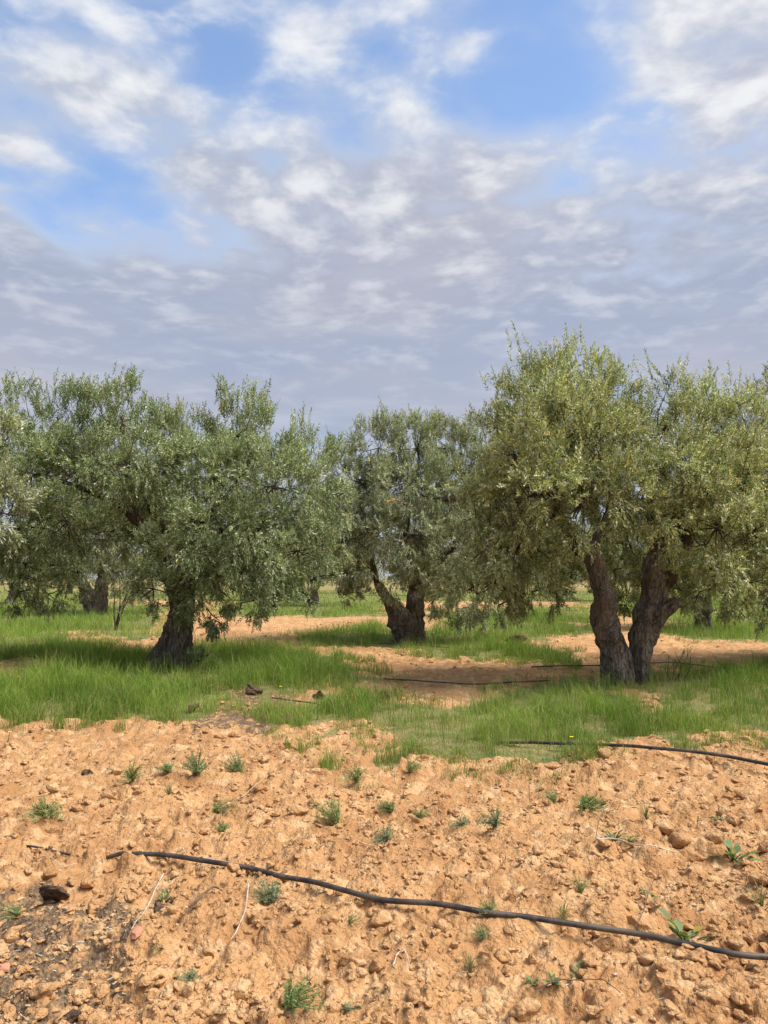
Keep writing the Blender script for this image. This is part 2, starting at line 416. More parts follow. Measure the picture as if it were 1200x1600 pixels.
def plain(name, ca, cb, scale, rough=0.8, spec=0.3, bs=0.3):
    m, T, b, o = new_mat(name)
    pos = T.n('ShaderNodeTexCoord').outputs['Object']
    n = T.noise(pos, scale, 4, 0.65)
    T.put(b.inputs['Base Color'], T.mix(T.mr(n, 0.35, 0.65), ca, cb)); b.inputs['Roughness'].default_value = rough; b.inputs['Specular IOR Level'].default_value = spec
    bump(T, b, n, bs, 0.01)
    return m
M_HOSE = plain('black_polythene', (0.016, 0.016, 0.018, 1), (0.10, 0.078, 0.058, 1), 9, 0.55, 0.4, 0.15)
M_TWIG = plain('pale_dry_wood', (0.36, 0.29, 0.21, 1), (0.54, 0.47, 0.38, 1), 30)
M_STICK = plain('brown_stick', (0.07, 0.05, 0.035, 1), (0.16, 0.12, 0.085, 1), 30)
M_TILE = plain('terracotta', (0.48, 0.17, 0.09, 1), (0.56, 0.27, 0.17, 1), 30)
M_PETAL = plain('yellow_petal', (0.75, 0.52, 0.02, 1), (0.8, 0.6, 0.04, 1), 30)

# ------------------------------------------------------------------ ground: one sheet out to the horizon
def build_ground():
    ys = [-3000.0, -300, -60, -12, -2.0, 0.0, 0.8, 1.4]
    y = 1.9
    while y < 130: ys.append(y); y *= 1.0066 if y < 9 else 1.011
    while y < 5000: ys.append(y); y *= 1.25
    ys = np.array(ys)
    nc = 520
    u = np.linspace(-0.62, 0.62, nc)
    s = np.maximum(ys, 2.2)[:, None]
    inner = u[None] * s
    m = 0.62 * s
    L = np.concatenate([-(m * 1 + 4000), -(m * 3 + 200), -(m * 2 + 30), -(m * 1.35 + 3), -m * 1.12], 1)
    X = np.concatenate([L, inner, -L[:, ::-1]], 1)
    Y = np.repeat(ys[:, None], X.shape[1], 1)
    near = (np.hypot(X, Y) < 140)
    Z = np.where(near, height(X, Y), base_height(X, Y) * 0 - 0.03)
    ny, nx = X.shape
    i, j = np.meshgrid(np.arange(ny - 1), np.arange(nx - 1), indexing='ij')
    Q = np.stack([i * nx + j, i * nx + j + 1, (i + 1) * nx + j + 1, (i + 1) * nx + j], -1).reshape(-1, 4)
    V = np.stack([X, Y, Z], -1).reshape(-1, 3)
    g = grass_mask(X, Y).astype(float)
    far = np.clip((Y - 70) / 60, 0, 1)
    g = np.maximum(g, far * np.clip(0.7 + 0.6 * vnoise(X * 0.05, Y * 0.03, seed=71), 0, 1))
    cov = np.stack([g, litter_mask(X, Y).astype(float), g * 0, g * 0 + 1], -1).reshape(-1, 4)
    o = obj('ground', mesh_np('ground', V, Q, {'cover': cov}, True, M_GROUND), kind='structure')
    o['label'] = 'ploughed orange sandy soil with crumbled clods'
    return o
GROUND = build_ground()

# clods: lumps of dry soil lying on the ground
def clod_mesh(name, seed, sub=2, flat=0.7, mat=None, jag=0.32):
    bm = bmesh.new(); bmesh.ops.create_icosphere(bm, subdivisions=sub, radius=1)
    V = np.array([v.co[:] for v in bm.verts]); Fc = np.array([[v.index for v in f.verts] for f in bm.faces]); bm.free()
    r = np.random.default_rng(seed)
    for _ in range(7):                            # break flat faces off the lump
        n = unit(r.normal(size=3)); dd = r.uniform(0.55, 0.85)
        k = V @ n; V = V - np.outer(np.clip(k - dd, 0, None), n) * 0.9
    d = 1 + jag * vnoise(V[:, 0] * 1.6 + seed, V[:, 1] * 1.6, V[:, 2] * 1.6 + 5, seed=seed) + 0.35 * jag * vnoise(V[:, 0] * 4 + seed, V[:, 1] * 4, V[:, 2] * 4 + 5, seed=seed + 1)
    if sub > 3: d = d + 0.10 * vnoise(V[:, 0] * 9 + seed, V[:, 1] * 9, V[:, 2] * 9 + 5, seed=seed + 2) + 0.07 * vnoise(V[:, 0] * 19 + seed, V[:, 1] * 19, V[:, 2] * 19 + 5, seed=seed + 3)
    V = V * d[:, None] * np.array([1, r.uniform(0.7, 1), flat * r.uniform(0.75, 1.1)])
    return V, Fc
def build_clods():
    temps = []
    for k in range(14):
        V, Fc = clod_mesh('clod', 100 + k, 3); temps.append(mesh_np('clod', V, Fc, None, True, M_CLOD))
    r = np.random.default_rng(5)
    spots = []
    for px, py, s in BIG_CLODS:
        x, y = gz(px, py, 0.03); spots.append((x, y, s / F * math.hypot(y, CAM_H) * 0.5))
    while len(spots) < 300:
        y = 1 / r.uniform(1 / 8.2, 1 / 2.7); x = r.uniform(-0.53, 0.53) * y
        if grass_mask(np.array([x]), np.array([y]))[0]: continue
        if r.uniform() > 0.35 + 0.9 * (vnoise(np.array([x * 1.3]), np.array([y * 1.3]), seed=81)[0]): continue
        spots.append((x, y, 0.016 + 0.030 * r.uniform() ** 2.2 + 0.0022 * y))
    for i, (x, y, s) in enumerate(spots):
        o = obj('clod', temps[r.integers(len(temps))], GROUND)
        o.location = (x, y, float(height([x], [y])[0]) + s * r.uniform(-0.05, 0.3))
        o.scale = (s * r.uniform(0.9, 1.25), s * r.uniform(0.85, 1.15), s * r.uniform(0.8, 1.15))
        o.rotation_euler = (r.uniform(-0.4, 0.4), r.uniform(-0.4, 0.4), r.uniform(0, 6.28))
    # crumbs too small and too many to pick apart
    bm = bmesh.new(); bmesh.ops.create_icosphere(bm, subdivisions=1, radius=1)
    V0 = np.array([v.co[:] for v in bm.verts]); F0 = np.array([[v.index for v in f.verts] for f in bm.faces]); bm.free()
    n = 22000
    Y = 1 / r.uniform(1 / 9.5, 1 / 2.4, n); X = r.uniform(-0.58, 0.58, n) * Y
    nf = 3500
    Y = np.concatenate([Y, 1 / r.uniform(1 / 30, 1 / 9, nf)]); X = np.concatenate([X, r.uniform(-0.58, 0.58, nf) * Y[n:]])
    ok = ~grass_mask(X, Y) & (r.uniform(size=len(X)) < 0.42 + 1.0 * fbm(X * 1.7, Y * 1.7, 3, 83))
    X, Y = X[ok], Y[ok]; n = len(X)
    S = (0.0035 + 0.017 * r.uniform(size=n) ** 3.2) * (0.55 + 0.14 * Y)
    th = r.uniform(0, 6.28, n); c, s_ = np.cos(th), np.sin(th)
    jit = 1 + r.uniform(-0.38, 0.3, (n, len(V0)))
    P = V0[None] * jit[..., None] * np.stack([r.uniform(.8, 1.4, n), r.uniform(.7, 1.1, n), r.uniform(.5, .95, n)], -1)[:, None]
    P = np.stack([P[..., 0] * c[:, None] - P[..., 1] * s_[:, None], P[..., 0] * s_[:, None] + P[..., 1] * c[:, None], P[..., 2]], -1) * S[:, None, None]
    P += np.stack([X, Y, height(X, Y) + S * 0.25], -1)[:, None]
    Fc = (F0[None] + (np.arange(n) * len(V0))[:, None, None]).reshape(-1, 3)
    # broken pieces of crust, angular, a few centimetres across
    bm = bmesh.new(); bmesh.ops.create_icosphere(bm, subdivisions=2, radius=1)
    V1 = np.array([v.co[:] for v in bm.verts]); F1 = np.array([[v.index for v in f.verts] for f in bm.faces]); bm.free()
    m = 7000; Yc = 1 / r.uniform(1 / 12, 1 / 2.4, m); Xc = r.uniform(-0.58, 0.58, m) * Yc
    ok = ~grass_mask(Xc, Yc) & (r.uniform(size=m) < 0.25 + 1.1 * fbm(Xc * 1.2, Yc * 1.2, 3, 85)); Xc, Yc = Xc[ok][:2100], Yc[ok][:2100]; m = len(Xc)
    Sc = (0.010 + 0.026 * r.uniform(size=m) ** 2.4) * (0.7 + 0.07 * Yc)
    Pc = np.repeat(V1[None], m, 0)
    for _ in range(9):
        nn = unit(r.normal(size=(m, 3))); dd = r.uniform(0.4, 0.8, m); kk = np.einsum('mvk,mk->mv', Pc, nn)
        Pc = Pc - np.clip(kk - dd[:, None], 0, None)[..., None] * nn[:, None]
    Pc = Pc * (1 + r.uniform(-0.07, 0.07, Pc.shape[:2]))[..., None] * np.stack([r.uniform(.9, 1.5, m), r.uniform(.8, 1.2, m), r.uniform(.5, .95, m)], -1)[:, None]
    th = r.uniform(0, 6.28, m); c, s_ = np.cos(th)[:, None], np.sin(th)[:, None]
    Pc = np.stack([Pc[..., 0] * c - Pc[..., 1] * s_, Pc[..., 0] * s_ + Pc[..., 1] * c, Pc[..., 2] + Pc[..., 0] * r.uniform(-.4, .4, m)[:, None]], -1) * Sc[:, None, None]
    Pc += np.stack([Xc, Yc, height(Xc, Yc) + Sc * 0.2], -1)[:, None]
    Fc1 = (F1[None] + (np.arange(m) * len(V1))[:, None, None]).reshape(-1, 3)
    obj('crust_pieces', mesh_np('crust_pieces', Pc.reshape(-1, 3), Fc1, None, False, M_CLOD), GROUND, kind='stuff')
    obj('soil_crumbs', mesh_np('soil_crumbs', P.reshape(-1, 3), Fc, None, False, M_CLOD), GROUND, kind='stuff')
build_clods()

# ------------------------------------------------------------------ olive trees
PAL = {  # leaf colours: weights and tones (green, light green, dark, silvery underside, yellowing)
    'yellow': ([.34, .26, .14, .20, .06], [(0.235, 0.265, 0.095), (0.32, 0.335, 0.145), (0.15, 0.19, 0.07), (0.44, 0.45, 0.29), (0.46, 0.39, 0.12)]),
    'green': ([.38, .25, .16, .18, .03], [(0.185, 0.235, 0.095), (0.27, 0.305, 0.135), (0.115, 0.16, 0.065), (0.42, 0.44, 0.30), (0.40, 0.34, 0.12)]),
    'grey': ([.34, .28, .14, .21, .03], [(0.215, 0.24, 0.115), (0.30, 0.315, 0.165), (0.14, 0.17, 0.085), (0.45, 0.46, 0.33), (0.42, 0.34, 0.13)])}
def leaf_mesh(name, clumps, pal, seed, leaf_len=0.070, dens=1.0, extra_shoots=()):
    """clumps: rows (x,y,z, rx,ry,rz, top) -> crown leaves mesh, twig mesh, list of (clump centre, spray centres)."""
    r = np.random.default_rng(seed)
    S0, D0, D1, LL = [], [], [], []
    branches = []
    for cx, cy, cz, rx, ry, rz, top in clumps:
        c = np.array([cx, cy, cz]); rr = (rx + ry + rz) / 3
        ns = max(5, int(31 * (rr / 0.8) ** 2))
        dirs = unit(r.normal(size=(ns, 3)) + np.array([0, -0.15, 0.12]))
        cen = c + dirs * np.array([rx, ry, rz]) * r.uniform(0.45, 1.0, (ns, 1)) ** 0.5
        branches.append((c, cen))
        k = max(4, int(15.5 * dens))
        st = np.repeat(cen, k, 0) + r.normal(size=(ns * k, 3)) * 0.075 * (rr / 0.8) ** 0.5
        dd = np.repeat(dirs, k, 0)
        up = np.where(dd[:, 2] > -0.15, 0.75 + 0.5 * top, -0.45)
        d0 = unit(dd * 0.65 + r.normal(size=dd.shape) * 0.55 + up[:, None] * np.array([0, 0, 1.0]))
        d1 = unit(d0 + np.array([0, 0, 1.0]) * np.where(dd[:, 2] > 0.1, 0.25, -0.7)[:, None] + r.normal(size=dd.shape) * 0.25)
        S0.append(st); D0.append(d0); D1.append(d1); LL.append(r.uniform(0.14, 0.38, len(st)) * (rr / 0.75) ** 0.3)
        if top:                                   # upright water shoots along the top, in tufts
            nt = int(7 * rx / 0.7 * top)
            a = r.uniform(-0.95, 0.95, nt); b = r.uniform(-0.8, 0.8, nt)
            h = np.sqrt(np.clip(1 - a * a - b * b, 0.05, 1))
            tc = c + np.stack([a * rx, b * ry, h * rz * 0.8], -1)
            m = 7
            st = np.repeat(tc, m, 0) + r.normal(size=(nt * m, 3)) * np.array([0.10, 0.10, 0.14])
            lean = np.repeat(r.normal(size=(nt, 3)) * 0.22, m, 0)
            d0 = unit(np.array([0, 0, 1.0]) + lean + r.normal(size=st.shape) * 0.16)
            d1 = unit(d0 + np.array([0, 0, .35]) + r.normal(size=st.shape) * 0.12)
            S0.append(st); D0.append(d0); D1.append(d1); LL.append(r.uniform(0.22, 0.5, len(st)))
    for s0, d0, d1, L in extra_shoots:
        S0.append(np.array([s0])); D0.append(unit(np.array([d0], float))); D1.append(unit(np.array([d1], float))); LL.append(np.array([L]))
    S0, D0, D1, LL = np.vstack(S0), np.vstack(D0), np.vstack(D1), np.concatenate(LL)
    nsh = len(S0)
    nl = np.maximum(8, (LL / 0.0155).astype(int))
    idx = np.repeat(np.arange(nsh), nl)
    first = np.repeat(np.cumsum(nl) - nl, nl); k = np.arange(len(idx)) - first
    t = ((k // 2) * 2 + 1.5) / (nl[idx] + 1.0)
    t = np.clip(t, 0, 1)
    ax = unit(D0[idx] * (1 - t)[:, None] + D1[idx] * t[:, None])
    base = S0[idx] + LL[idx][:, None] * (D0[idx] * (t - 0.5 * t * t)[:, None] + D1[idx] * (0.5 * t * t)[:, None])
    ref = unit(np.where(np.abs(ax[:, 2:3]) < 0.85, np.array([[0, 0, 1.0]]), np.array([[1.0, 0, 0]])))
    e1 = unit(np.cross(ax, ref)); e2 = np.cross(ax, e1)
    phi = (k % 2) * np.pi + (k // 2) * (np.pi / 2) + r.uniform(-0.5, 0.5, len(k)) + np.repeat(r.uniform(0, 6.28, nsh), nl)
    per = e1 * np.cos(phi)[:, None] + e2 * np.sin(phi)[:, None]
    spread = r.uniform(0.55, 1.15, len(k)) * (1.0 - 0.45 * t)
    ld = unit(ax * np.cos(spread)[:, None] + per * np.sin(spread)[:, None] + np.array([0, 0, -0.1]))
    side = unit(np.cross(ax, ld) + r.normal(size=ld.shape) * 0.35)
    side = unit(side - ld * np.sum(side * ld, 1, keepdims=True)); nrm = np.cross(ld, side)
    L = leaf_len * r.uniform(0.65, 1.2, len(k)) * (1.0 - 0.35 * t ** 3); W = L * r.uniform(0.135, 0.185, len(k))
    mp = base + ld * (L * 0.48)[:, None] + nrm * (L * 0.05)[:, None]
    tip = base + ld * L[:, None] - nrm * (L * r.uniform(-0.02, 0.14, len(k)))[:, None]
    V = np.stack([base, mp + side * W[:, None], tip, mp - side * W[:, None]], 1).reshape(-1, 3)
    o4 = np.arange(len(k))[:, None] * 4
    Fc = np.concatenate([o4 + np.array([[0, 1, 2]]), o4 + np.array([[0, 2, 3]])], 0)
    w, tones = PAL[pal]; tones = np.array(tones)
    shade = r.choice(len(w), nsh, p=w)
    pick = np.where(r.uniform(size=len(k)) < 0.5, shade[idx], r.choice(len(w), len(k), p=w))
    patch = 1 + 0.22 * vnoise(base[:, 0] * 1.5, base[:, 1] * 1.5, base[:, 2] * 1.5 + 3, seed=seed)
    c = tones[pick] * np.array([1.25, 1.25, 1.36]) * (r.uniform(0.58, 1.42, (len(k), 1))) * patch[:, None]
    c = np.concatenate([c, np.ones((len(k), 1))], 1)
    crown = mesh_np(name, V, Fc, {'tint': np.repeat(c, 4, 0)}, False, M_LEAF)
    # twigs: thin three-sided stalks of the shoots
    sel = np.arange(0, nsh, 3)
    tt = np.array([0, 0.5, 1.0])[None, :, None]
    pts = S0[sel][:, None] + LL[sel][:, None, None] * (D0[sel][:, None] * (tt - 0.5 * tt * tt) + D1[sel][:, None] * 0.5 * tt * tt)
    rad = np.array([0.0045, 0.003, 0.0012])
    a = np.arange(3) * 2 * np.pi / 3
    e1 = unit(np.cross(D0[sel], np.array([0.3, 0.9, 0.31]))); e2 = np.cross(D0[sel], e1)
    ring = e1[:, None] * np.cos(a)[None, :, None] + e2[:, None] * np.sin(a)[None, :, None]
    TV = (pts[:, :, None] + ring[:, None] * rad[None, :, None, None]).reshape(-1, 3)
    q = np.array([[i * 3 + j, i * 3 + (j + 1) % 3, (i + 1) * 3 + (j + 1) % 3, (i + 1) * 3 + j] for i in range(2) for j in range(3)])
    TQ = (q[None] + (np.arange(len(sel)) * 9)[:, None, None]).reshape(-1, 4)
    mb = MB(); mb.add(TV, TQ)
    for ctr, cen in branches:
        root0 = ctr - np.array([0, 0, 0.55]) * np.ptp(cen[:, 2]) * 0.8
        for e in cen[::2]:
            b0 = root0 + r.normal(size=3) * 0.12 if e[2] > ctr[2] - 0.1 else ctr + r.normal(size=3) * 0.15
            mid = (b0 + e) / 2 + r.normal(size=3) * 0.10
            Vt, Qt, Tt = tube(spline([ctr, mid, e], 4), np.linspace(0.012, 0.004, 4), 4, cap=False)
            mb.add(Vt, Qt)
    print(name, 'leaves', len(k), 'shoots', nsh)
    return crown, mb.mesh(name + '_twigs', M_LIMB)

def olive(name, base, stems, limbs, clumps, pal, seed, label, dens=1.0, leaf_len=0.070, group=None, extra=()):
    """base: world xyz of the foot. stems/limbs: lists of (px,py,dy,width_px) paths; clumps: (px,py,r_px,dy[,stretch_z[,top]])."""
    Y0 = base[1]; sc = Y0 / F
    root = empty(name, base); tag(root, label, 'olive tree', group)
    loc = lambda px, py, dy: at(px, py, Y0 + dy) - np.array(base)
    for i, path in enumerate(stems):
        P = np.array([loc(a, b, c) for a, b, c, w in path]); W = np.array([[w * 0.40 * sc] for *_, w in path])
        n = 16 * len(path)
        P4 = spline(np.hstack([P, W]), n)
        V, Q, Tt = tube(P4[:, :3], P4[:, 3], 44, 0.27, 0.26, seed + i * 11, 4.3)
        obj('trunk', mesh_np('trunk', V, [Q, Tt], None, True, M_BARK), root)
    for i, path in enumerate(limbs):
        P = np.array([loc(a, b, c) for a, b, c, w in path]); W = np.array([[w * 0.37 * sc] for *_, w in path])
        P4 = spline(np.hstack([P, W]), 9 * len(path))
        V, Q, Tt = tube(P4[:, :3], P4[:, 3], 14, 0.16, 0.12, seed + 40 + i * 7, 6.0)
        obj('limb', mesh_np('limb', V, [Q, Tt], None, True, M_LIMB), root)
    rows = []
    for cl in clumps:
        px, py, rp, dy = cl[:4]; stz = cl[4] if len(cl) > 4 else 0.9; top = cl[5] if len(cl) > 5 else 0
        if top >= 0.5: py += 10
        c = loc(px, py, dy); rm = rp * sc * (1.16 if rp > 30 else 1.0)
        rows.append((*c, rm, rm * 0.95, rm * stz, top))
    crown, tw = leaf_mesh('crown', rows, pal, seed, leaf_len, dens, extra)
    obj('crown', crown, root, kind='stuff'); obj('twigs', tw, root, kind='stuff')
    return root
def foot(px, py):
    x, y = gp(px, py); return (x, y, float(height([x], [y], False)[0]))

T_RIGHT = olive('olive_tree', foot(985, 1068),
    [[(970, 1092, -.05, 84), (967, 1068, 0, 64), (959, 1035, 0, 54), (950, 1005, 0, 50), (945, 970, 0, 54), (945, 938, 0, 44), (940, 912, .05, 38), (928, 882, .1, 35), (908, 852, .15, 31)],
     [(1000, 1085, .2, 50), (998, 1060, .2, 38), (998, 1030, .2, 38), (1004, 998, .2, 44), (1014, 965, .2, 50), (1020, 930, .25, 48), (1025, 895, .3, 46), (1032, 862, .35, 40)],
     [(1012, 985, .15, 28), (1030, 966, .05, 25), (1046, 950, -.04, 23), (1060, 940, -.05, 22)],
     [(984, 1085, .05, 34), (983, 1050, .08, 20), (976, 1015, .05, 16), (968, 990, .04, 10)]],
    [[(910, 856, .15, 38), (892, 836, .0, 28), (872, 800, -.2, 18), (868, 760, -.4, 13), (890, 700, -.4, 8)], [(915, 864, .15, 32), (945, 820, .6, 20), (955, 760, 1.0, 14), (940, 700, .8, 8)],
     [(880, 815, -.1, 16), (845, 800, .1, 12), (800, 800, .2, 8)], [(872, 790, -.2, 14), (850, 720, 0, 10), (845, 650, 0, 6)],
     [(1030, 868, .35, 44), (1055, 820, .3, 30), (1070, 770, .1, 20), (1060, 700, 0, 11)], [(1022, 935, .28, 40), (1046, 895, .25, 36), (1068, 855, .2, 30), (1092, 795, .0, 18), (1120, 740, .2, 12), (1120, 680, .4, 7)],
     [(1030, 880, .35, 34), (1020, 830, .7, 22), (1015, 780, .9, 14), (1020, 700, .5, 9)], [(1075, 800, .1, 16), (1130, 820, -.3, 10), (1180, 810, .2, 7)],
     [(868, 770, -.4, 8), (900, 745, -.9, 6), (930, 755, -1.2, 5)]],
    [(838, 628, 62, 0, 1.2, 1), (888, 612, 56, .3, 1.2, 1), (940, 640, 55, .1, 1.0, 1), (808, 700, 62, -.2, 1.2, .5), (880, 690, 75, -.8), (935, 710, 66, -.7), (845, 765, 75, -.9), (915, 775, 62, -1.3), (975, 790, 50, -1.1, .7),
     (780, 800, 62, .1), (755, 860, 52, .3, 1.1), (815, 850, 58, -.4, .9), (770, 910, 36, .2, 1.0), (850, 700, 85, 1.3, 1, .5), (800, 790, 75, 1.3), (830, 880, 55, 1.6), (950, 740, 80, 1.5), (900, 820, 60, 1.7),
     (990, 680, 42, .4, 1.1, .6), (1042, 655, 50, 0, 1.2, 1), (1110, 662, 55, .4, 1.2, 1), (1165, 680, 55, .5, 1.1, 1), (1030, 735, 62, -.8), (1095, 735, 72, -.9), (1150, 755, 66, -.1), (1060, 800, 52, -1.2, .8), (1120, 825, 62, -1.1),
     (1175, 830, 60, .1), (1105, 885, 44, -.7, .9), (1155, 905, 44, -.2), (1210, 760, 60, .5), (1205, 880, 50, .5), (1080, 740, 85, 1.4, 1, .5), (1110, 850, 70, 1.6), (1010, 800, 60, 1.8), (1170, 850, 60, 1.7), (1030, 880, 40, 2.0),
     (985, 915, 31, 2.5, 1.2), (978, 945, 16, 1.2), (870, 928, 31, .9), (892, 900, 31, 1.5), (1062, 922, 26, 1.3), (985, 850, 45, 1.6), (960, 890, 34, 1.8), (1000, 905, 33, 2.2), (740, 915, 38, .4, 1.2), (800, 912, 38, .1), (865, 885, 36, .8), (830, 925, 32, .6, .9), (780, 945, 24, .2, 1.1), (1090, 930, 31, .3), (1150, 950, 31, .3), (1195, 940, 34, .6)],
    'yellow', 11, 'tallest olive tree with a twin forked trunk standing in the right foreground grass')

T_LEFT = olive('olive_tree', foot(266, 1040),
    [[(258, 1062, -.05, 118), (262, 1040, 0, 92), (270, 1015, 0, 66), (278, 985, 0, 54), (281, 955, 0, 50), (282, 925, 0, 54), (278, 898, 0, 50)]],
    [[(276, 905, 0, 44), (252, 868, -.1, 32), (232, 842, -.2, 27), (214, 815, -.3, 24), (195, 796, -.3, 20), (165, 780, -.3, 15), (120, 760, -.3, 10), (60, 740, -.3, 6)], [(285, 915, 0, 36), (315, 905, -.1, 24), (345, 895, -.2, 18), (380, 860, -.4, 13), (420, 800, -.6, 9)],
     [(280, 905, 0, 40), (292, 860, .3, 28), (305, 810, .6, 20), (310, 740, .6, 12)], [(300, 830, .5, 18), (350, 780, .4, 14), (385, 730, .1, 10), (385, 680, 0, 6)],
     [(214, 815, -.3, 18), (205, 770, -.2, 13), (195, 700, 0, 9), (190, 650, 0, 6)], [(165, 780, -.3, 12), (130, 720, .1, 9), (110, 670, .2, 6)], [(290, 870, .3, 20), (250, 820, .9, 14), (220, 770, 1.2, 9)]],
    [(28, 665, 52, 0, 1.1, 1), (100, 660, 52, .3, 1.1, 1), (130, 645, 36, .2, 1.2, .8), (190, 650, 46, 0, 1.3, 1), (245, 690, 46, .3, 1.1, .8), (300, 690, 46, .3, 1.1, .8), (372, 668, 52, 0, 1.1, 1), (425, 690, 46, .3, 1.0, .8), (490, 725, 44, .3, 1.1, .7),
     (50, 740, 66, -.4), (125, 735, 66, -.8), (205, 725, 52, -.8), (335, 745, 62, -.7), (415, 760, 66, -1.0), (485, 785, 56, -.2), (270, 740, 50, -.5), (45, 820, 66, -.3), (105, 815, 52, -.7, .8), (40, 880, 40, -.2), (95, 880, 36, -.3),
     (345, 825, 62, -1.2), (410, 845, 62, -1.0), (465, 860, 50, -.2), (360, 885, 42, -1.1), (415, 905, 36, -.8), (320, 870, 36, -1.2), (505, 850, 36, .5), (235, 900, 26, -.6), (258, 870, 24, -1.0),
     (200, 740, 80, 1.5, 1, .4), (330, 770, 90, 1.6, 1, .4), (90, 780, 80, 1.4), (430, 800, 80, 1.3), (250, 800, 60, 1.9), (300, 850, 50, 1.5), (160, 830, 50, 1.7),
     (278, 948, 26, -.28, 1.1), (330, 960, 24, -.3, 1.0), (308, 925, 24, -.3), (60, 908, 30, 0), (20, 912, 28, .3), (30, 925, 30, .1), (75, 928, 30, 0), (120, 905, 28, .2), (255, 855, 31, -.8), (300, 905, 32, -.7), (240, 920, 31, -.5), (290, 930, 31, -.4), (400, 928, 31, -.6), (378, 942, 22, -.6), (432, 940, 23, -.4), (472, 925, 28, 0), (450, 908, 34, -.2), (500, 900, 28, .4), (340, 910, 26, -.9), (345, 975, 16, -.3), (308, 1034, 13, -.3, .9)],
    'green', 23, 'spreading olive tree with a flared trunk hidden in sprouts in the left foreground', dens=0.93)

T_MID = olive('olive_tree', foot(632, 1002),
    [[(634, 1014, 0, 70), (634, 1000, 0, 62), (631, 982, 0, 54), (623, 965, 0, 38), (612, 948, -.05, 24), (602, 932, -.1, 19), (590, 912, -.15, 15)],
     [(644, 1012, .15, 52), (644, 998, .15, 42), (645, 975, .15, 34), (646, 950, .15, 32), (650, 925, .2, 28)]],
    [[(590, 914, -.15, 14), (582, 880, -.2, 11), (578, 845, 0, 9), (600, 780, .2, 6)], [(650, 928, .2, 26), (640, 880, .2, 18), (635, 830, .3, 13), (640, 760, .4, 8)],
     [(648, 930, .2, 22), (680, 890, .0, 14), (710, 850, -.3, 9), (720, 780, 0, 6)], [(720, 782, -1.4, 6), (690, 780, -1.5, 8), (665, 775, -1.4, 6), (640, 772, -1.2, 4)]],
    [(592, 690, 36, 0, 1.2, .9), (612, 680, 24, .2, 1.3, .9), (652, 690, 38, .3, 1.2, .9), (715, 715, 42, 0, 1.1, .7), (565, 755, 40, 0), (635, 755, 48, -1.0), (700, 775, 48, -.9), (752, 745, 42, .3, 1.1, .5), (580, 820, 42, -.8), (640, 835, 48, -1.4),
     (705, 850, 48, -1.2), (762, 830, 46, 0), (540, 850, 36, -.3), (528, 925, 15, -.3, 3.0), (690, 905, 36, -1.0), (735, 920, 34, -.5, 1.1), (655, 895, 28, -1.5), (575, 885, 30, -1.1), (765, 900, 32, .2, 1.1), (550, 900, 20, -.4, 1.5),
     (640, 775, 70, 1.5, 1, .4), (715, 820, 70, 1.5), (570, 820, 55, 1.5), (800, 790, 42, .5), (660, 880, 40, 1.8), (728, 965, 10, -.4, 1.8), (745, 690, 36, .3, 1.1, .8), (690, 690, 36, .4, 1.1, .8), (795, 770, 42, .8), (535, 740, 38, .4, 1.1, .7), (520, 790, 34, .5), (530, 820, 40, .3), (500, 850, 34, .6), (700, 945, 26, -.6), (760, 945, 28, .3), (702, 965, 18, -.5), (748, 968, 18, 0), (680, 935, 22, -.9), (560, 930, 18, -.2), (785, 870, 38, .4), (610, 915, 25, -.9)],
    'grey', 37, 'middle olive tree with a short V-shaped trunk between the two nearest trees', dens=0.95, leaf_len=0.077)

PAL['orange'] = ([.5, .2, .1, .1, .1], [(0.55, 0.30, 0.05), (0.6, 0.38, 0.08), (0.4, 0.2, 0.04), (0.5, 0.35, 0.1), (0.6, 0.33, 0.04)])
_p = at(619, 780, T_MID.location.y - 1.75) - np.array(T_MID.location)
_c, _t = leaf_mesh('yellowed_spray', [], 'orange', 91, 0.08, 1, [(_p + np.array([.05 * a, .03 * a, 0]), (0.3 * a, -.3, .3 - .3 * abs(a)), (.4 * a, -.3, -.6), .2) for a in (-1.5, -.5, .5, 1.5)])
obj('yellowed_spray', _c, T_MID, kind='stuff')['label'] = 'small spray of orange yellowed leaves'
def place(src, x, y, rot, s, label, sz=None):
    o = copy_tree(src); o.location = (x, y, float(height([x], [y], False)[0])); o.rotation_euler = (0, 0, R(rot)); o.scale = (s, s, sz or s); o['label'] = label
    o['group'] = 'olive trees of the grove'
    return o
for t in (T_RIGHT, T_LEFT, T_MID): t['group'] = 'olive trees of the grove'
def on(px, Y): return ((px - 600) / F * Y, Y)
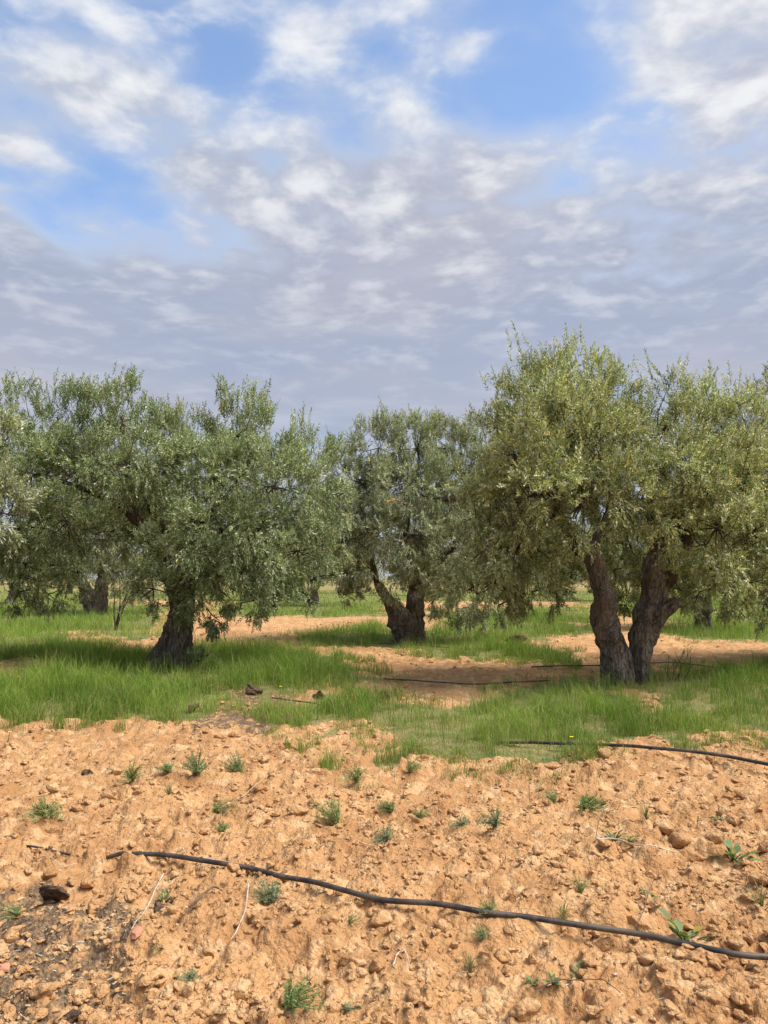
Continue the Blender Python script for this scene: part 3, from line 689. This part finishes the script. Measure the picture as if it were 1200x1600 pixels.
PLACES = [
    (T_MID, *on(-285, 11.5), 200, 1.03, 'olive tree cut off by the left edge, only its outer sprays showing'),
    (T_MID, *on(1420, 14.5), 150, 0.98, 'olive tree cut off by the right edge behind the tallest tree'),
    (T_MID, *on(148, 36), 20, 1.25, 'far olive tree whose dark trunk shows left of the nearest left trunk'),
    (T_RIGHT, *on(1097, 25), 75, 0.85, 'olive tree with a slim dark trunk behind the right side of the tallest tree'),
    (T_MID, *on(490, 48), 250, 1.0, 'far olive tree with a small trunk in the gap left of the middle tree'),
    (T_LEFT, *on(812, 33), 130, 0.85, 'far olive tree filling the gap between the middle and tallest trees'),
    (T_LEFT, *on(20, 52), 60, 0.9, 'far olive tree low at the left edge under the near canopy'),
    (T_MID, *on(390, 60), 310, 1.0, 'far olive tree behind the right side of the left foreground tree'),
    (T_MID, *on(950, 58), 100, 1.0, 'far olive tree seen between the twin trunks of the tallest tree'),
    (T_LEFT, *on(1195, 50), 200, 0.9, 'far olive tree low at the right edge under the canopy'),
    (T_LEFT, *on(270, 75), 10, 0.95, 'distant olive tree straight behind the left foreground trunk'),
    (T_MID, *on(660, 78), 170, 1.0, 'distant olive tree straight behind the middle trunk'),
    (T_LEFT, *on(560, 92), 80, 1.1, 'distant olive tree on the skyline just left of the middle trunk'),
    (T_MID, *on(440, 98), 40, 1.2, 'distant olive tree on the skyline under the right half of the left tree'),
    (T_LEFT, *on(770, 95), 240, 1.1, 'distant olive tree on the skyline just right of the middle tree'),
    (T_MID, *on(870, 84), 120, 1.2, 'distant olive tree on the skyline left of the twin trunk'),
    (T_LEFT, *on(110, 88), 330, 1.1, 'distant olive tree on the skyline left of the young shrub'),
    (T_MID, *on(340, 82), 200, 1.2, 'distant olive tree on the skyline right of the left trunk'),
    (T_LEFT, *on(1075, 80), 20, 1.1, 'distant olive tree on the skyline right of the twin trunk'),
]
for p in PLACES: place(*p)

def far_grove():                                 # rows of olives so far off that they read as one mass
    r = np.random.default_rng(61); n = 26000
    row = r.integers(0, 3, n); Y = 118 + 22 * row + r.normal(size=n) * 2.2; u = r.uniform(-0.75, 0.75, n)
    X = np.round(u * Y / 6.5) * 6.5 + row * 3 + r.normal(size=n) * 1.7 + 0.8 * vnoise(u * 60, row * 7.0, seed=5)
    top = 4.6 + 0.9 * vnoise(np.round(u * Y / 6.5), row * 3.0 + 0.5, seed=6) - 0.28 * (X - np.round(X / 6.5) * 6.5) ** 2 * 0.25
    Z = 0.5 + (top - 0.5) * r.uniform(size=n) ** 0.8
    c = np.stack([X, Y, Z], -1); d = unit(r.normal(size=(n, 3)) + np.array([0, 0, .5])); e = unit(np.cross(d, r.normal(size=(n, 3)))); L = r.uniform(.12, .3, n)[:, None]
    V = np.stack([c - d * L, c + e * L * .45, c + d * L, c - e * L * .45], 1).reshape(-1, 3); o4 = np.arange(n)[:, None] * 4
    col = np.array([0.19, 0.215, 0.115]) * r.uniform(.6, 1.4, (n, 1))
    o = obj('distant_olive_grove', mesh_np('distant_olive_grove', V, np.concatenate([o4 + [[0, 1, 2]], o4 + [[0, 2, 3]]], 0), {'tint': np.repeat(np.concatenate([col, np.ones((n, 1))], 1), 4, 0)}, False, M_LEAF), kind='stuff')
    tag(o, 'distant rows of olive foliage closing off the horizon', 'grove')
far_grove()

# a young many-stemmed olive shrub behind the left tree, and a sparse sprout beside the right trunk
def shrub(name, px, py, h, nst, label, leaves, spread, seed, stemw=0.02, mat=None, pal='green', leaf_len=0.05):
    r = np.random.default_rng(seed); b = foot(px, py); root = empty(name, b); tag(root, label, 'shrub')
    sh = []
    for i in range(nst):
        a = r.uniform(0, 6.28); e = np.array([math.cos(a) * spread, math.sin(a) * spread, h * r.uniform(0.7, 1.05)])
        P = spline([np.array([0, 0, -0.05]) + r.normal(size=3) * 0.03, e * 0.45 + r.normal(size=3) * 0.05, e], 12)
        V, Q, T = tube(P, np.linspace(stemw, stemw * 0.3, 12), 8, 0.1, 0, seed + i, 8)
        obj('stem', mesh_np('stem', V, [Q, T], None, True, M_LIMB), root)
        for k in range(leaves):
            p = P[r.integers(4, 12)]; d = unit(r.normal(size=3) + np.array([0, 0, .6])); sh.append((p, d, d + np.array([0, 0, .3]), r.uniform(.12, .3)))
    crown, tw = leaf_mesh('foliage', [], pal, seed, leaf_len, 1, sh)
    obj('foliage', crown, root, kind='stuff'); obj('twigs', tw, root, kind='stuff')
shrub('olive_shrub', 180, 984, 1.7, 5, 'young olive shrub of thin bare stems left of the left foreground trunk', 14, 0.55, 3, 0.035)
shrub('olive_sprout', 1052, 1062, 0.55, 5, 'sparse dark sprout in the grass right of the twin trunk', 3, 0.28, 4, 0.008)

# ------------------------------------------------------------------ grass
def blades(X, Y, Hh, Wd, col, r, segs=2, lean=0.45, z=None):
    n = len(X); a = r.uniform(0, 6.28, n); dx, dy = np.cos(a), np.sin(a)
    b = r.uniform(0, 6.28, n); sx, sy = np.cos(b), np.sin(b)
    z0 = (height(X, Y) if z is None else z) - 0.012
    k = r.uniform(0.1, 1, n) * lean
    base = np.stack([X, Y, z0], -1); side = np.stack([sx, sy, 0 * sx], -1) * (Wd / 2)[:, None]
    d = np.stack([dx, dy, 0 * dx], -1)
    up = np.array([0, 0, 1.0])
    p1 = base + up * (Hh * 0.55)[:, None] + d * (Hh * 0.22 * k)[:, None]
    p2 = base + up * (Hh * (1 - 0.25 * k))[:, None] + d * (Hh * 0.85 * k)[:, None]
    if segs == 2:
        V = np.stack([base - side, base + side, p1 - side * 0.8, p1 + side * 0.8, p2], 1).reshape(-1, 3)
        o = np.arange(n)[:, None] * 5
        T = np.concatenate([o + [[0, 1, 3]], o + [[0, 3, 2]], o + [[2, 3, 4]]], 0); m = 5
    else:
        V = np.stack([base - side, base + side, p2], 1).reshape(-1, 3); T = np.arange(n)[:, None] * 3 + [[0, 1, 2]]; m = 3
    return V, T, np.repeat(np.concatenate([col, np.ones((n, 1))], 1), m, 0)
def build_grass():
    r = np.random.default_rng(77)
    Vs, Ts, Cs, off = [], [], [], 0
    for (n, y0, y1, segs, hs, wmin) in ((250000, 6.0, 16.5, 2, 1.0, 0.0045), (330000, 14, 110, 1, 1.0, 0.006)):
        Y = 1 / r.uniform(1 / y1, 1 / y0, n); X = r.uniform(-0.62, 0.62, n) * Y
        # gather into tufts
        soft = grass_soft(X, Y); ok = soft > 0.1
        tuft = 1.25 * fbm(X * 4.2, Y * 4.2, 2, 91); patch = fbm(X * 0.55, Y * 0.55, 2, 93)
        hole = fbm(X * 1.5, Y * 1.1, 3, 99)
        ok &= r.uniform(size=n) < np.clip(1 + 4.5 * (hole + 0.30), 0.2, 1) * np.clip(0.62 + 0.7 * tuft + 0.6 * patch, 0.05, 1) * np.clip(soft * 1.15 + 1.2 * tuft * (soft < 0.9), 0, 1)
        X, Y, tuft, patch, soft, hole = X[ok], Y[ok], tuft[ok], patch[ok], soft[ok], hole[ok]; n = len(X)
        H = (0.10 + 0.31 * np.clip(0.45 + 0.7 * patch + 0.55 * tuft, 0, 1.4)) * r.uniform(0.5, 1.45, n) * hs * (0.35 + 0.65 * soft) * np.clip(1 + 2.0 * (hole + 0.1), 0.45, 1.15)
        W = np.maximum(wmin, 0.00055 * Y) * r.uniform(0.7, 1.3, n)
        g1, g2, dry = np.array([0.12, 0.205, 0.030]), np.array([0.27, 0.37, 0.062]), np.array([0.38, 0.33, 0.15])
        f = np.clip(0.5 + 0.6 * vnoise(X * 0.8, Y * 0.8, seed=95) + r.uniform(-.4, .4, n), 0, 1)[:, None]
        c = g1 * (1 - f) + g2 * f
        dd = (r.uniform(size=n) < 0.05 + 0.22 * np.clip(-patch - 0.05, 0, 1) + 0.12 * (soft < 0.7) + 0.15 * (hole < -0.2))[:, None]
        c = np.where(dd, dry * r.uniform(0.7, 1.1, (n, 1)), c) * r.uniform(0.75, 1.2, (n, 1))
        V, T, C = blades(X, Y, H, W, c, r, segs, 1.0)
        Vs.append(V); Ts.append(T + off); Cs.append(C); off += len(V)
        print('grass', n)
    # taller pale stalks bending over
    n = 5000; Y = 1 / r.uniform(1 / 30, 1 / 6.3, n); X = r.uniform(-0.6, 0.6, n) * Y; ok = grass_mask(X, Y); X, Y = X[ok], Y[ok]; n = len(X)
    c = np.array([0.24, 0.27, 0.09]) * r.uniform(0.7, 1.3, (n, 1))
    V, T, C = blades(X, Y, r.uniform(0.3, 0.55, n), np.maximum(0.004, 0.0005 * Y), c, r, 2, 1.0); Vs.append(V); Ts.append(T + off); Cs.append(C); off += len(V)
    # low sparse seedlings at the ragged margin of the grass
    n = 60000; Y = 1 / r.uniform(1 / 20, 1 / 5.6, n); X = r.uniform(-0.6, 0.6, n) * Y
    e = 0.45 + 0.03 * Y
    nearg = np.zeros(n, bool)
    for ax, ay in ((1, 0), (-1, 0), (0, 1.6), (0, -1.6), (0.7, 1), (-0.7, -1)): nearg |= grass_mask(X + ax * e, Y + ay * e)
    ok = nearg & ~grass_mask(X, Y) & (r.uniform(size=n) < np.clip(0.10 + 1.4 * fbm(X * 2.4, Y * 2.4, 3, 97), 0, 1)); X, Y = X[ok], Y[ok]; n = len(X)
    c = np.array([0.115, 0.165, 0.06]) * r.uniform(0.7, 1.35, (n, 1)); print('margin', n)
    V, T, C = blades(X, Y, r.uniform(0.03, 0.10, n), np.maximum(0.004, 0.0006 * Y), c, r, 1, 1.2); Vs.append(V); Ts.append(T + off); Cs.append(C)
    o = obj('grass', mesh_np('grass', np.vstack(Vs), np.vstack(Ts), {'tint': np.vstack(Cs)}, False, M_GRASS), kind='stuff')
    tag(o, 'green grass growing in ragged bands under the olive trees', 'grass')
build_grass()

# ------------------------------------------------------------------ irrigation hoses
def hose(pts, rad, label, dz=None, taper=None):
    P = np.array([[*gz(a, b, 0.12), 0] for a, b in pts]); n = 14 * len(pts)
    P = spline(P, n)
    z = height(P[:, 0], P[:, 1]); z = np.max([np.roll(np.pad(z, 8, 'edge'), q)[8:-8] for q in range(-6, 7)], 0) * 0.75 + z * 0.25; k = np.hanning(95); k /= k.sum(); z = np.convolve(np.pad(z, 47, 'edge'), k, 'valid')
    P[:, 2] = z + rad * 0.9 + 0.006
    if dz is not None: P[:, 2] += np.interp(np.linspace(0, 1, n), np.linspace(0, 1, len(dz)), dz)
    V, Q, T = tube(P, rad if taper is None else rad * np.interp(np.linspace(0, 1, n), np.linspace(0, 1, len(taper)), taper), 14)
    tag(obj('irrigation_hose', mesh_np('irrigation_hose', V, [Q, T], None, True, M_HOSE)), label, 'hose', 'black irrigation hoses')
hose([(-40, 1320), (50, 1326), (110, 1333), (150, 1338), (190, 1343), (260, 1350), (330, 1357), (390, 1363), (440, 1378), (490, 1390), (540, 1407), (600, 1420), (680, 1430), (760, 1440), (840, 1451), (920, 1466), (1000, 1480), (1080, 1494), (1160, 1505), (1260, 1516)],
     0.0128, 'nearest black irrigation hose curving across the bare soil in front', [-.03, -.03, -.05, -.08, -.002, .014, .012, .004, .006, .012, .016, .014, .014, .012, .014, .014, .012, .014, .014, .014], [.45, .45, .45, .6, 1] + [1] * 15)
hose([(780, 1163), (830, 1168), (900, 1173), (970, 1175), (1030, 1181), (1080, 1189), (1140, 1198), (1230, 1212)], 0.015, 'black irrigation hose along the front edge of the right grass', [.0, .02, .03, .02, .03, .035, .035, .03])
hose([(425, 1094), (455, 1100), (490, 1106), (540, 1109), (600, 1111)], 0.011, 'short black hose length on brown soil right of the left trunk', [.02, .03, .03, .0, -.02])
hose([(600, 1062), (645, 1069), (700, 1073), (745, 1076), (800, 1073), (860, 1066)], 0.011, 'black hose on the soil strip in front of the middle tree', [.0, .03, .035, .03, .03, .0])
hose([(830, 1044), (880, 1046), (940, 1045), (1010, 1041), (1060, 1042), (1130, 1046)], 0.011, 'black hose passing behind the twin trunk of the tallest tree', [.0, .03, .03, .03, .03, .0])
hose([(560, 1006), (600, 1009), (650, 1011), (700, 1013)], 0.012, 'thin black hose at the foot of the middle tree', [.01, .04, .04, .01])

# ------------------------------------------------------------------ weeds
def weed_feathery(seed, n=70):
    r = np.random.default_rng(seed); mb = MB(); cols = []
    hue = [np.array([0.26, 0.31, 0.15]), np.array([0.30, 0.32, 0.13]), np.array([0.25, 0.29, 0.17]), np.array([0.22, 0.28, 0.11])][seed % 4]; lopsided = r.normal(size=2) * 0.35
    for i in range(n):
        a = r.uniform(0, 6.28); s = r.uniform(0.1, 1) ** 0.7
        tip = np.array([math.cos(a) * s * 0.6 + lopsided[0] * s, math.sin(a) * s * 0.6 + lopsided[1] * s, (0.35 + 0.65 * r.uniform()) * (1.1 - 0.6 * s)])
        P = spline([np.array([0, 0, -0.05]), tip * np.array([.4, .4, .6]), tip], 5)
        c = hue * r.uniform(0.65, 1.4)
        for k in range(1, 5):
            for q in range(5):
                d = unit(r.normal(size=3) * 0.7 + np.array([0, 0, .5])); L = r.uniform(0.07, 0.16); sd = unit(np.cross(d, r.normal(size=3))) * 0.014
                mb.add(np.stack([P[k] - sd, P[k] + sd, P[k] + d * L]), None, [[0, 1, 2]]); cols.append(np.repeat([[*(c * r.uniform(.8, 1.2)), 1]], 3, 0))
        V, Q, T = tube(P, np.linspace(0.014, 0.006, 5), 3, cap=False); mb.add(V, Q); cols.append(np.repeat([[*c, 1]], len(V), 0))
    return mb.mesh('feathery_weed', M_WEED, False, {'tint': np.vstack(cols)})
def weed_leafy(seed, n=12, dark=False):
    r = np.random.default_rng(seed); mb = MB(); cols = []
    for i in range(n):
        a = r.uniform(0, 6.28); el = r.uniform(0.2, 1.2); d = np.array([math.cos(a) * math.cos(el), math.sin(a) * math.cos(el), math.sin(el)])
        L = r.uniform(0.22, 0.42); b = d * r.uniform(0.15, 0.75); s = unit(np.cross(d, [0, 0, 1.0])); nn = np.cross(s, d)
        c = (np.array([0.15, 0.205, 0.085]) if r.uniform() > 0.12 else np.array([0.36, 0.28, 0.06])) * r.uniform(0.75, 1.3)
        t = np.linspace(0, 1, 6); w = 0.30 * L * np.sin(np.pi * np.clip(t * 0.93 + 0.05, 0, 1)) ** 0.8
        mid = b + d * (t * L)[:, None] + nn * (-0.35 * L * t * t)[:, None]
        V = np.concatenate([mid - s * w[:, None] + nn * 0.05 * L, mid, mid + s * w[:, None] + nn * 0.05 * L]); Q = []
        for k in range(5): Q += [[k, k + 1, 7 + k, 6 + k], [6 + k, 7 + k, 13 + k, 12 + k]]
        mb.add(V, Q); cols.append(np.repeat([[*c, 1]], len(V), 0))
        Vt, Qt, Tt = tube(spline([np.array([0, 0, -0.05]), b * 0.6 + [0, 0, .03], b], 4), 0.022, 4, cap=False); mb.add(Vt, Qt); cols.append(np.repeat([[0.16, 0.2, 0.08, 1]], len(Vt), 0))
    return mb.mesh('leafy_weed', M_WEED, True, {'tint': np.vstack(cols)})
def weed_grass(seed, n=34, dry=0.4):
    r = np.random.default_rng(seed); mb = MB(); cols = []
    for i in range(n):
        a = r.uniform(0, 6.28); s = r.uniform(0.05, 0.8); tip = np.array([math.cos(a) * s, math.sin(a) * s, r.uniform(0.4, 1.1)])
        P = spline([np.array([0, 0, -0.05]), tip * np.array([.3, .3, .7]), tip], 5); sd = unit(np.cross(tip, r.normal(size=3))) * 0.016
        w = np.array([1, .9, .7, .4, .05])[:, None]; V = np.concatenate([P - sd * w, P + sd * w])
        mb.add(V, [[k, k + 1, 6 + k, 5 + k] for k in range(4)])
        c = np.array([0.36, 0.30, 0.15]) if r.uniform() < dry else np.array([0.14, 0.19, 0.07]); cols.append(np.repeat([[*(c * r.uniform(.7, 1.3)), 1]], 10, 0))
    return mb.mesh('grass_tuft', M_WEED, False, {'tint': np.vstack(cols)})
FEA = [weed_feathery(200 + k, 26 + 8 * k) for k in range(8)]; LEA = [weed_leafy(220 + k, 16 + 7 * k) for k in range(3)]; TUF = [weed_grass(240 + k) for k in range(2)]
WEEDS = [  # kind, px, py (foot), half-width px, label
    ('f', 204, 1222, 20, 'bushy feathery weed on the soil below the left trunk'),
    ('f', 262, 1206, 15, 'small round feathery weed just right of a bushier one below the left trunk'),
    ('f', 308, 1212, 20, 'loose feathery weed below the short hose, left of two smaller ones'),
    ('f', 372, 1206, 16, 'feathery weed third to the right along the upper soil'),
    ('f', 72, 1276, 28, 'wide straggling feathery weed near the left edge above the hose'),
    ('f', 334, 1266, 18, 'thin feathery weed on bare soil above the buried hose bend'),
    ('f', 350, 1300, 10, 'tiny dark feathery weed above the left part of the hose'),
    ('f', 528, 1288, 22, 'pale feathery weed in the middle of the bare soil'),
    ('f', 557, 1222, 17, 'compact feathery weed just below the grass edge in the middle'),
    ('f', 602, 1312, 20, 'low feathery weed right of the pale one in the middle'),
    ('f', 612, 1270, 13, 'wispy feathery weed below the right grass edge'),
    ('f', 775, 1294, 20, 'tall pale feathery weed right of the centre of the bare soil'),
    ('f', 722, 1290, 12, 'little feathery weed left of the tall pale one right of centre'),
    ('f', 655, 1280, 11, 'small feathery weed in the row at mid soil right of the middle'),
    ('f', 448, 1578, 24, 'dense green feathery weed at the bottom edge of the photo'),
    ('f', 32, 1430, 18, 'bright feathery weed on dark litter at the left edge'),
    ('f', 131, 1334, 10, 'upright feathery weed beside the buried end of the hose'),
    ('f', 765, 1428, 17, 'feathery weed touching the upper side of the nearest hose'),
    ('f', 908, 1398, 14, 'feathery weed above the right part of the nearest hose'),
    ('f', 424, 1408, 20, 'flattened feathery weed under the nearest hose left of centre'),
    ('f', 545, 1444, 10, 'tiny feathery weed just under the nearest hose at centre'),
    ('f', 300, 1530, 12, 'small feathery weed low in the left foreground soil'),
    ('f', 912, 1264, 20, 'spiky feathery weed below the hose by the right grass'),
    ('f', 868, 1256, 12, 'small feathery weed left of the spiky one below the right grass'),
    ('f', 755, 1466, 10, 'tiny feathery weed just below the nearest hose right of centre'),
    ('f', 640, 1206, 12, 'low feathery weed close under the grass edge at centre'),
    ('f', 538, 1580, 9, 'tiny feathery weed right of the dense one at the bottom edge'),
    ('g', 880, 1440, 22, 'thin upright grass tuft standing above the nearest hose'),
    ('g', 1190, 1420, 26, 'dry straw-coloured grass tuft at the right edge above the hose'),
    ('g', 735, 1520, 18, 'sparse pale grass tuft in the soil below the nearest hose'),
    ('g', 265, 1240, 15, 'short dry grass tuft on the upper left soil'),
    ('g', 1010, 1285, 18, 'thin grass tuft beside the large clods on the right'),
    ('l', 255, 1408, 15, 'small leafy weed beside the longer white twig'),
    ('l', 250, 1490, 8, 'tiny leafy seedling below the broken red tile piece'),
    ('l', 1070, 1470, 34, 'largest broad-leaved weed with a yellowing leaf right of the hose'),
    ('l', 1147, 1342, 24, 'broad-leaved weed at the right edge below big clods'),
    ('l', 958, 1314, 15, 'leafy weed just above the pale reed stem'),
    ('l', 985, 1318, 11, 'small leafy weed over the middle of the pale reed stem'),
    ('l', 905, 1526, 20, 'glossy leafy weed below the right part of the nearest hose'),
    ('l', 864, 1542, 13, 'little leafy weed left of the glossy one below the hose'),
    ('l', 832, 1538, 10, 'smallest leafy weed left of two others below the hose'),
    ('l', 1010, 1396, 12, 'tiny leafy weed above the largest broad-leaved weed'),
    ('l', 1120, 1282, 9, 'tiny leafy seedling among clods near the right edge'),
]
rw = np.random.default_rng(301)
for k, px, py, s, lab in WEEDS:
    src = {'f': FEA, 'l': LEA, 'g': TUF}[k]; me = src[rw.integers(len(src))]
    x, y = gz(px, py, 0.03); d = math.hypot(y, CAM_H); h = s / F * d * {'f': 2.1, 'l': 1.5, 'g': 1.9}[k]
    o = obj({'f': 'feathery_weed', 'l': 'leafy_weed', 'g': 'grass_tuft'}[k], me, None, (x, y, float(height([x], [y])[0])))
    o.scale = (h * rw.uniform(0.8, 1.25), h * rw.uniform(0.8, 1.25), h * rw.uniform(0.6, 1.05)); o.rotation_euler = (0, 0, rw.uniform(0, 6.28))
    tag(o, lab, 'weed' if k != 'g' else 'grass tuft', {'f': 'feathery weeds on the bare soil', 'l': 'leafy weeds on the bare soil', 'g': 'grass tufts on the bare soil'}[k])

# ------------------------------------------------------------------ sticks, tile pieces, manure, flowers, litter
def stick(name, pts, rad, mat, label, lift=0.015, cat='twig', arch=0.0):
    P = np.array([[*gz(a, b, 0.04), 0] for a, b in pts]); P = spline(P, 10 * len(pts)); n = len(P)
    z = height(P[:, 0], P[:, 1]); P[:, 2] = np.convolve(np.pad(z, 6, 'edge'), np.ones(13) / 13, 'valid') + lift + arch * np.sin(np.linspace(0, np.pi, n))
    V, Q, T = tube(P, np.linspace(rad, rad * 0.55, n), 7, 0.15, 0, 5, 40)
    tag(obj(name, mesh_np(name, V, [Q, T], None, True, mat)), label, cat)
stick('dry_twig', [(256, 1372), (240, 1405), (222, 1440), (205, 1474)], 0.004, M_TWIG, 'longer straight white dry twig under the left part of the hose', 0.03)
stick('dry_twig', [(388, 1392), (384, 1425), (374, 1455), (361, 1482)], 0.004, M_TWIG, 'bent white dry twig right of the straight one', 0.03)
stick('dry_twig', [(35, 1338), (62, 1352), (90, 1360), (120, 1358)], 0.003, M_TWIG, 'curved pale straw near the buried hose end at left', 0.03)
stick('dry_twig', [(285, 1335), (290, 1347), (320, 1357), (350, 1352)], 0.003, M_TWIG, 'pale straw bits lying on the hose near its left end', 0.05)
stick('reed_stem', [(932, 1319), (965, 1320), (1005, 1327), (1060, 1338)], 0.006, M_TWIG, 'pale reed stem lying beside the large clod on the right', 0.025, 'stem')
stick('brown_stick', [(296, 1432), (312, 1418), (335, 1400), (350, 1392)], 0.006, M_STICK, 'dark brown stick left of the bent white twig', 0.03, 'stick')
stick('dry_twig', [(614, 1522), (620, 1508), (632, 1490)], 0.003, M_TWIG, 'tiny pale twig on the soil at the bottom centre', 0.03)
stick('dry_twig', [(632, 1490), (636, 1506), (641, 1520)], 0.003, M_TWIG, 'tiny pale twig forming the right leg of a small V at bottom centre', 0.03)
stick('dry_stalk', [(828, 1258), (827, 1235), (829, 1215)], 0.003, M_STICK, 'thin dark stem leaning upright on the soil right of centre', 0.03, 'stem', 0.05)
stick('dry_stalk', [(930, 1320), (938, 1295), (950, 1268)], 0.003, M_STICK, 'thin dark stem bent up from the left end of the reed', 0.02, 'stem', 0.06)
stick('dry_straw', [(980, 1475), (1005, 1450), (1020, 1400), (1022, 1370)], 0.0028, M_STICK, 'long thin dry straw left of the largest broad-leaved weed', 0.03, 'straw', 0.05)
stick('dry_straw', [(835, 1560), (880, 1550), (930, 1552), (970, 1562)], 0.0028, M_STICK, 'thin dry straw arching over soil below the leafy weeds', 0.03, 'straw', 0.02)
stick('dry_straw', [(360, 1262), (385, 1245), (410, 1222)], 0.0028, M_TWIG, 'slanting pale straw on the upper left soil', 0.03, 'straw')
def shard(px, py, s, label, mat, name, cat, seed, flat=0.5):
    V, Fc = clod_mesh(name, seed, 4 if cat != 'tile piece' else 2, flat, None, 0.42); x, y = gz(px, py, 0.03); k = s / F * math.hypot(y, CAM_H) * 0.5
    o = obj(name, mesh_np(name, V, Fc, None, cat != 'tile piece', mat), None, (x, y, float(height([x], [y])[0]) + k * 0.35)); o.scale = (k, k * 0.8, k); o.rotation_euler = (0.5, 0.3, seed)
    tag(o, label, cat)
shard(212, 1470, 19, 'broken red terracotta tile piece at the foot of the white twig', M_TILE, 'tile_shard', 'tile piece', 401)
shard(8, 1516, 17, 'broken red terracotta tile piece at the left edge', M_TILE, 'tile_shard', 'tile piece', 402, 0.35)
shard(84, 1408, 54, 'large dark manure lump in the lower left soil', M_DARK, 'manure_lump', 'manure lump', 411, 0.32)
shard(105, 1595, 44, 'dark manure lump at the bottom left edge', M_DARK, 'manure_lump', 'manure lump', 412)
shard(135, 1210, 26, 'small dark manure lump on the upper left soil', M_DARK, 'manure_lump', 'manure lump', 413)
shard(248, 1420, 30, 'flat dark manure lump beside the straight white twig', M_DARK, 'manure_lump', 'manure lump', 414, 0.35)
shard(396, 1084, 26, 'dark manure lump by the soil gap right of the left trunk', M_DARK, 'manure_lump', 'manure lump', 415)
shard(602, 1090, 26, 'dark manure lump at the top edge of the right grass', M_DARK, 'manure_lump', 'manure lump', 416)
shard(498, 1092, 24, 'dark manure lump beside the short hose length', M_DARK, 'manure_lump', 'manure lump', 417)
shard(808, 1010, 44, 'long low heap of dark manure in the sand left of the twin trunk', M_DARK, 'manure_lump', 'manure lump', 418, 0.35)
shard(300, 1112, 28, 'dark manure lump below the left foreground trunk', M_DARK, 'manure_lump', 'manure lump', 419)
def flower(px, py, h, label, s=0.016):
    x, y = gz(px, py, 0.03); z = float(height([x], [y])[0]); root = empty('wildflower', (x, y, z)); tag(root, label, 'flower', 'yellow wildflowers')
    V, Q, T = tube(spline([np.array([0, 0, -0.02]), np.array([.01, 0, h * .5]), np.array([.02, -.01, h])], 6), 0.003, 5); st = obj('stem', mesh_np('stem', V, [Q, T], {'tint': np.tile([.12, .18, .05, 1], (len(V), 1))}, True, M_WEED), root)
    mb = MB()
    for i in range(7):
        a = i * 2 * np.pi / 7; d = np.array([math.cos(a), math.sin(a), .3]); sd = np.array([-math.sin(a), math.cos(a), 0]) * .35
        mb.add(np.stack([[0, 0, 0], d * .7 - sd, d, d * .7 + sd]) * s * 1.3 + np.array([.02, -.01, h]), [[0, 1, 2, 3]])
    obj('petals', mb.mesh('petals', M_PETAL, False), root)
flower(890, 1172, 0.12, 'yellow wildflower by the hose at the front of the right grass')
flower(628, 1118, 0.2, 'yellow wildflower in the grass left of the right band')
flower(642, 1122, 0.16, 'second yellow wildflower just right of another in the middle grass')
flower(436, 1098, 0.18, 'yellow-green wildflower by the short hose length', 0.02)
flower(26, 1086, 0.25, 'yellow wildflower in the left grass near the edge')
flower(12, 1160, 0.1, 'yellow wildflower on bare soil at the left edge')
def litter():
    r = np.random.default_rng(55); n = 9000
    Y = 1 / r.uniform(1 / 8, 1 / 2.5, n); X = r.uniform(-0.56, 0.56, n) * Y
    ok = litter_mask(X, Y) | (r.uniform(size=n) < 0.05); X, Y = X[ok], Y[ok]; n = len(X)
    a = r.uniform(0, 6.28, n); d = np.stack([np.cos(a), np.sin(a), r.uniform(-.25, .35, n)], -1); s = np.stack([-np.sin(a), np.cos(a), r.uniform(-.3, .3, n)], -1)
    L = r.uniform(0.004, 0.022, n) * r.uniform(0.3, 1, n); W = np.minimum(L * 0.45, r.uniform(0.001, 0.0045, n)); c = np.stack([X, Y, height(X, Y) + 0.006], -1)
    up = np.array([0, 0, 0.0022])
    ends = [c - d * L[:, None] - s * W[:, None], c + d * L[:, None] - s * W[:, None] * .6, c + d * L[:, None] + s * W[:, None] * .6, c - d * L[:, None] + s * W[:, None]]
    V = np.stack(ends + [e + up for e in ends], 1).reshape(-1, 3)
    q = np.array([[4, 5, 6, 7], [0, 1, 5, 4], [1, 2, 6, 5], [2, 3, 7, 6], [3, 0, 4, 7]])
    tones = np.array([(0.66, 0.60, 0.5), (0.5, 0.38, 0.22), (0.09, 0.052, 0.03), (0.16, 0.10, 0.055), (0.32, 0.2, 0.11)])
    C = tones[r.choice(5, n, p=[.26, .18, .24, .2, .12])] * r.uniform(.8, 1.15, (n, 1)); C = np.concatenate([C, np.ones((n, 1))], 1)
    o = obj('plant_litter', mesh_np('plant_litter', V, (q[None] + (np.arange(n) * 8)[:, None, None]).reshape(-1, 4), {'tint': np.repeat(C, 8, 0)}, False, M_WEED), kind='stuff')
    tag(o, 'scattered chips of straw and dark plant litter on the soil', 'litter')
litter()
tri = sum(sum(len(p.vertices) - 2 for p in me.polygons) if len(me.polygons) < 2000 else len(me.loops) - 2 * len(me.polygons) for me in bpy.data.meshes)
print('TRIANGLES', tri, 'OBJECTS', len(bpy.data.objects))
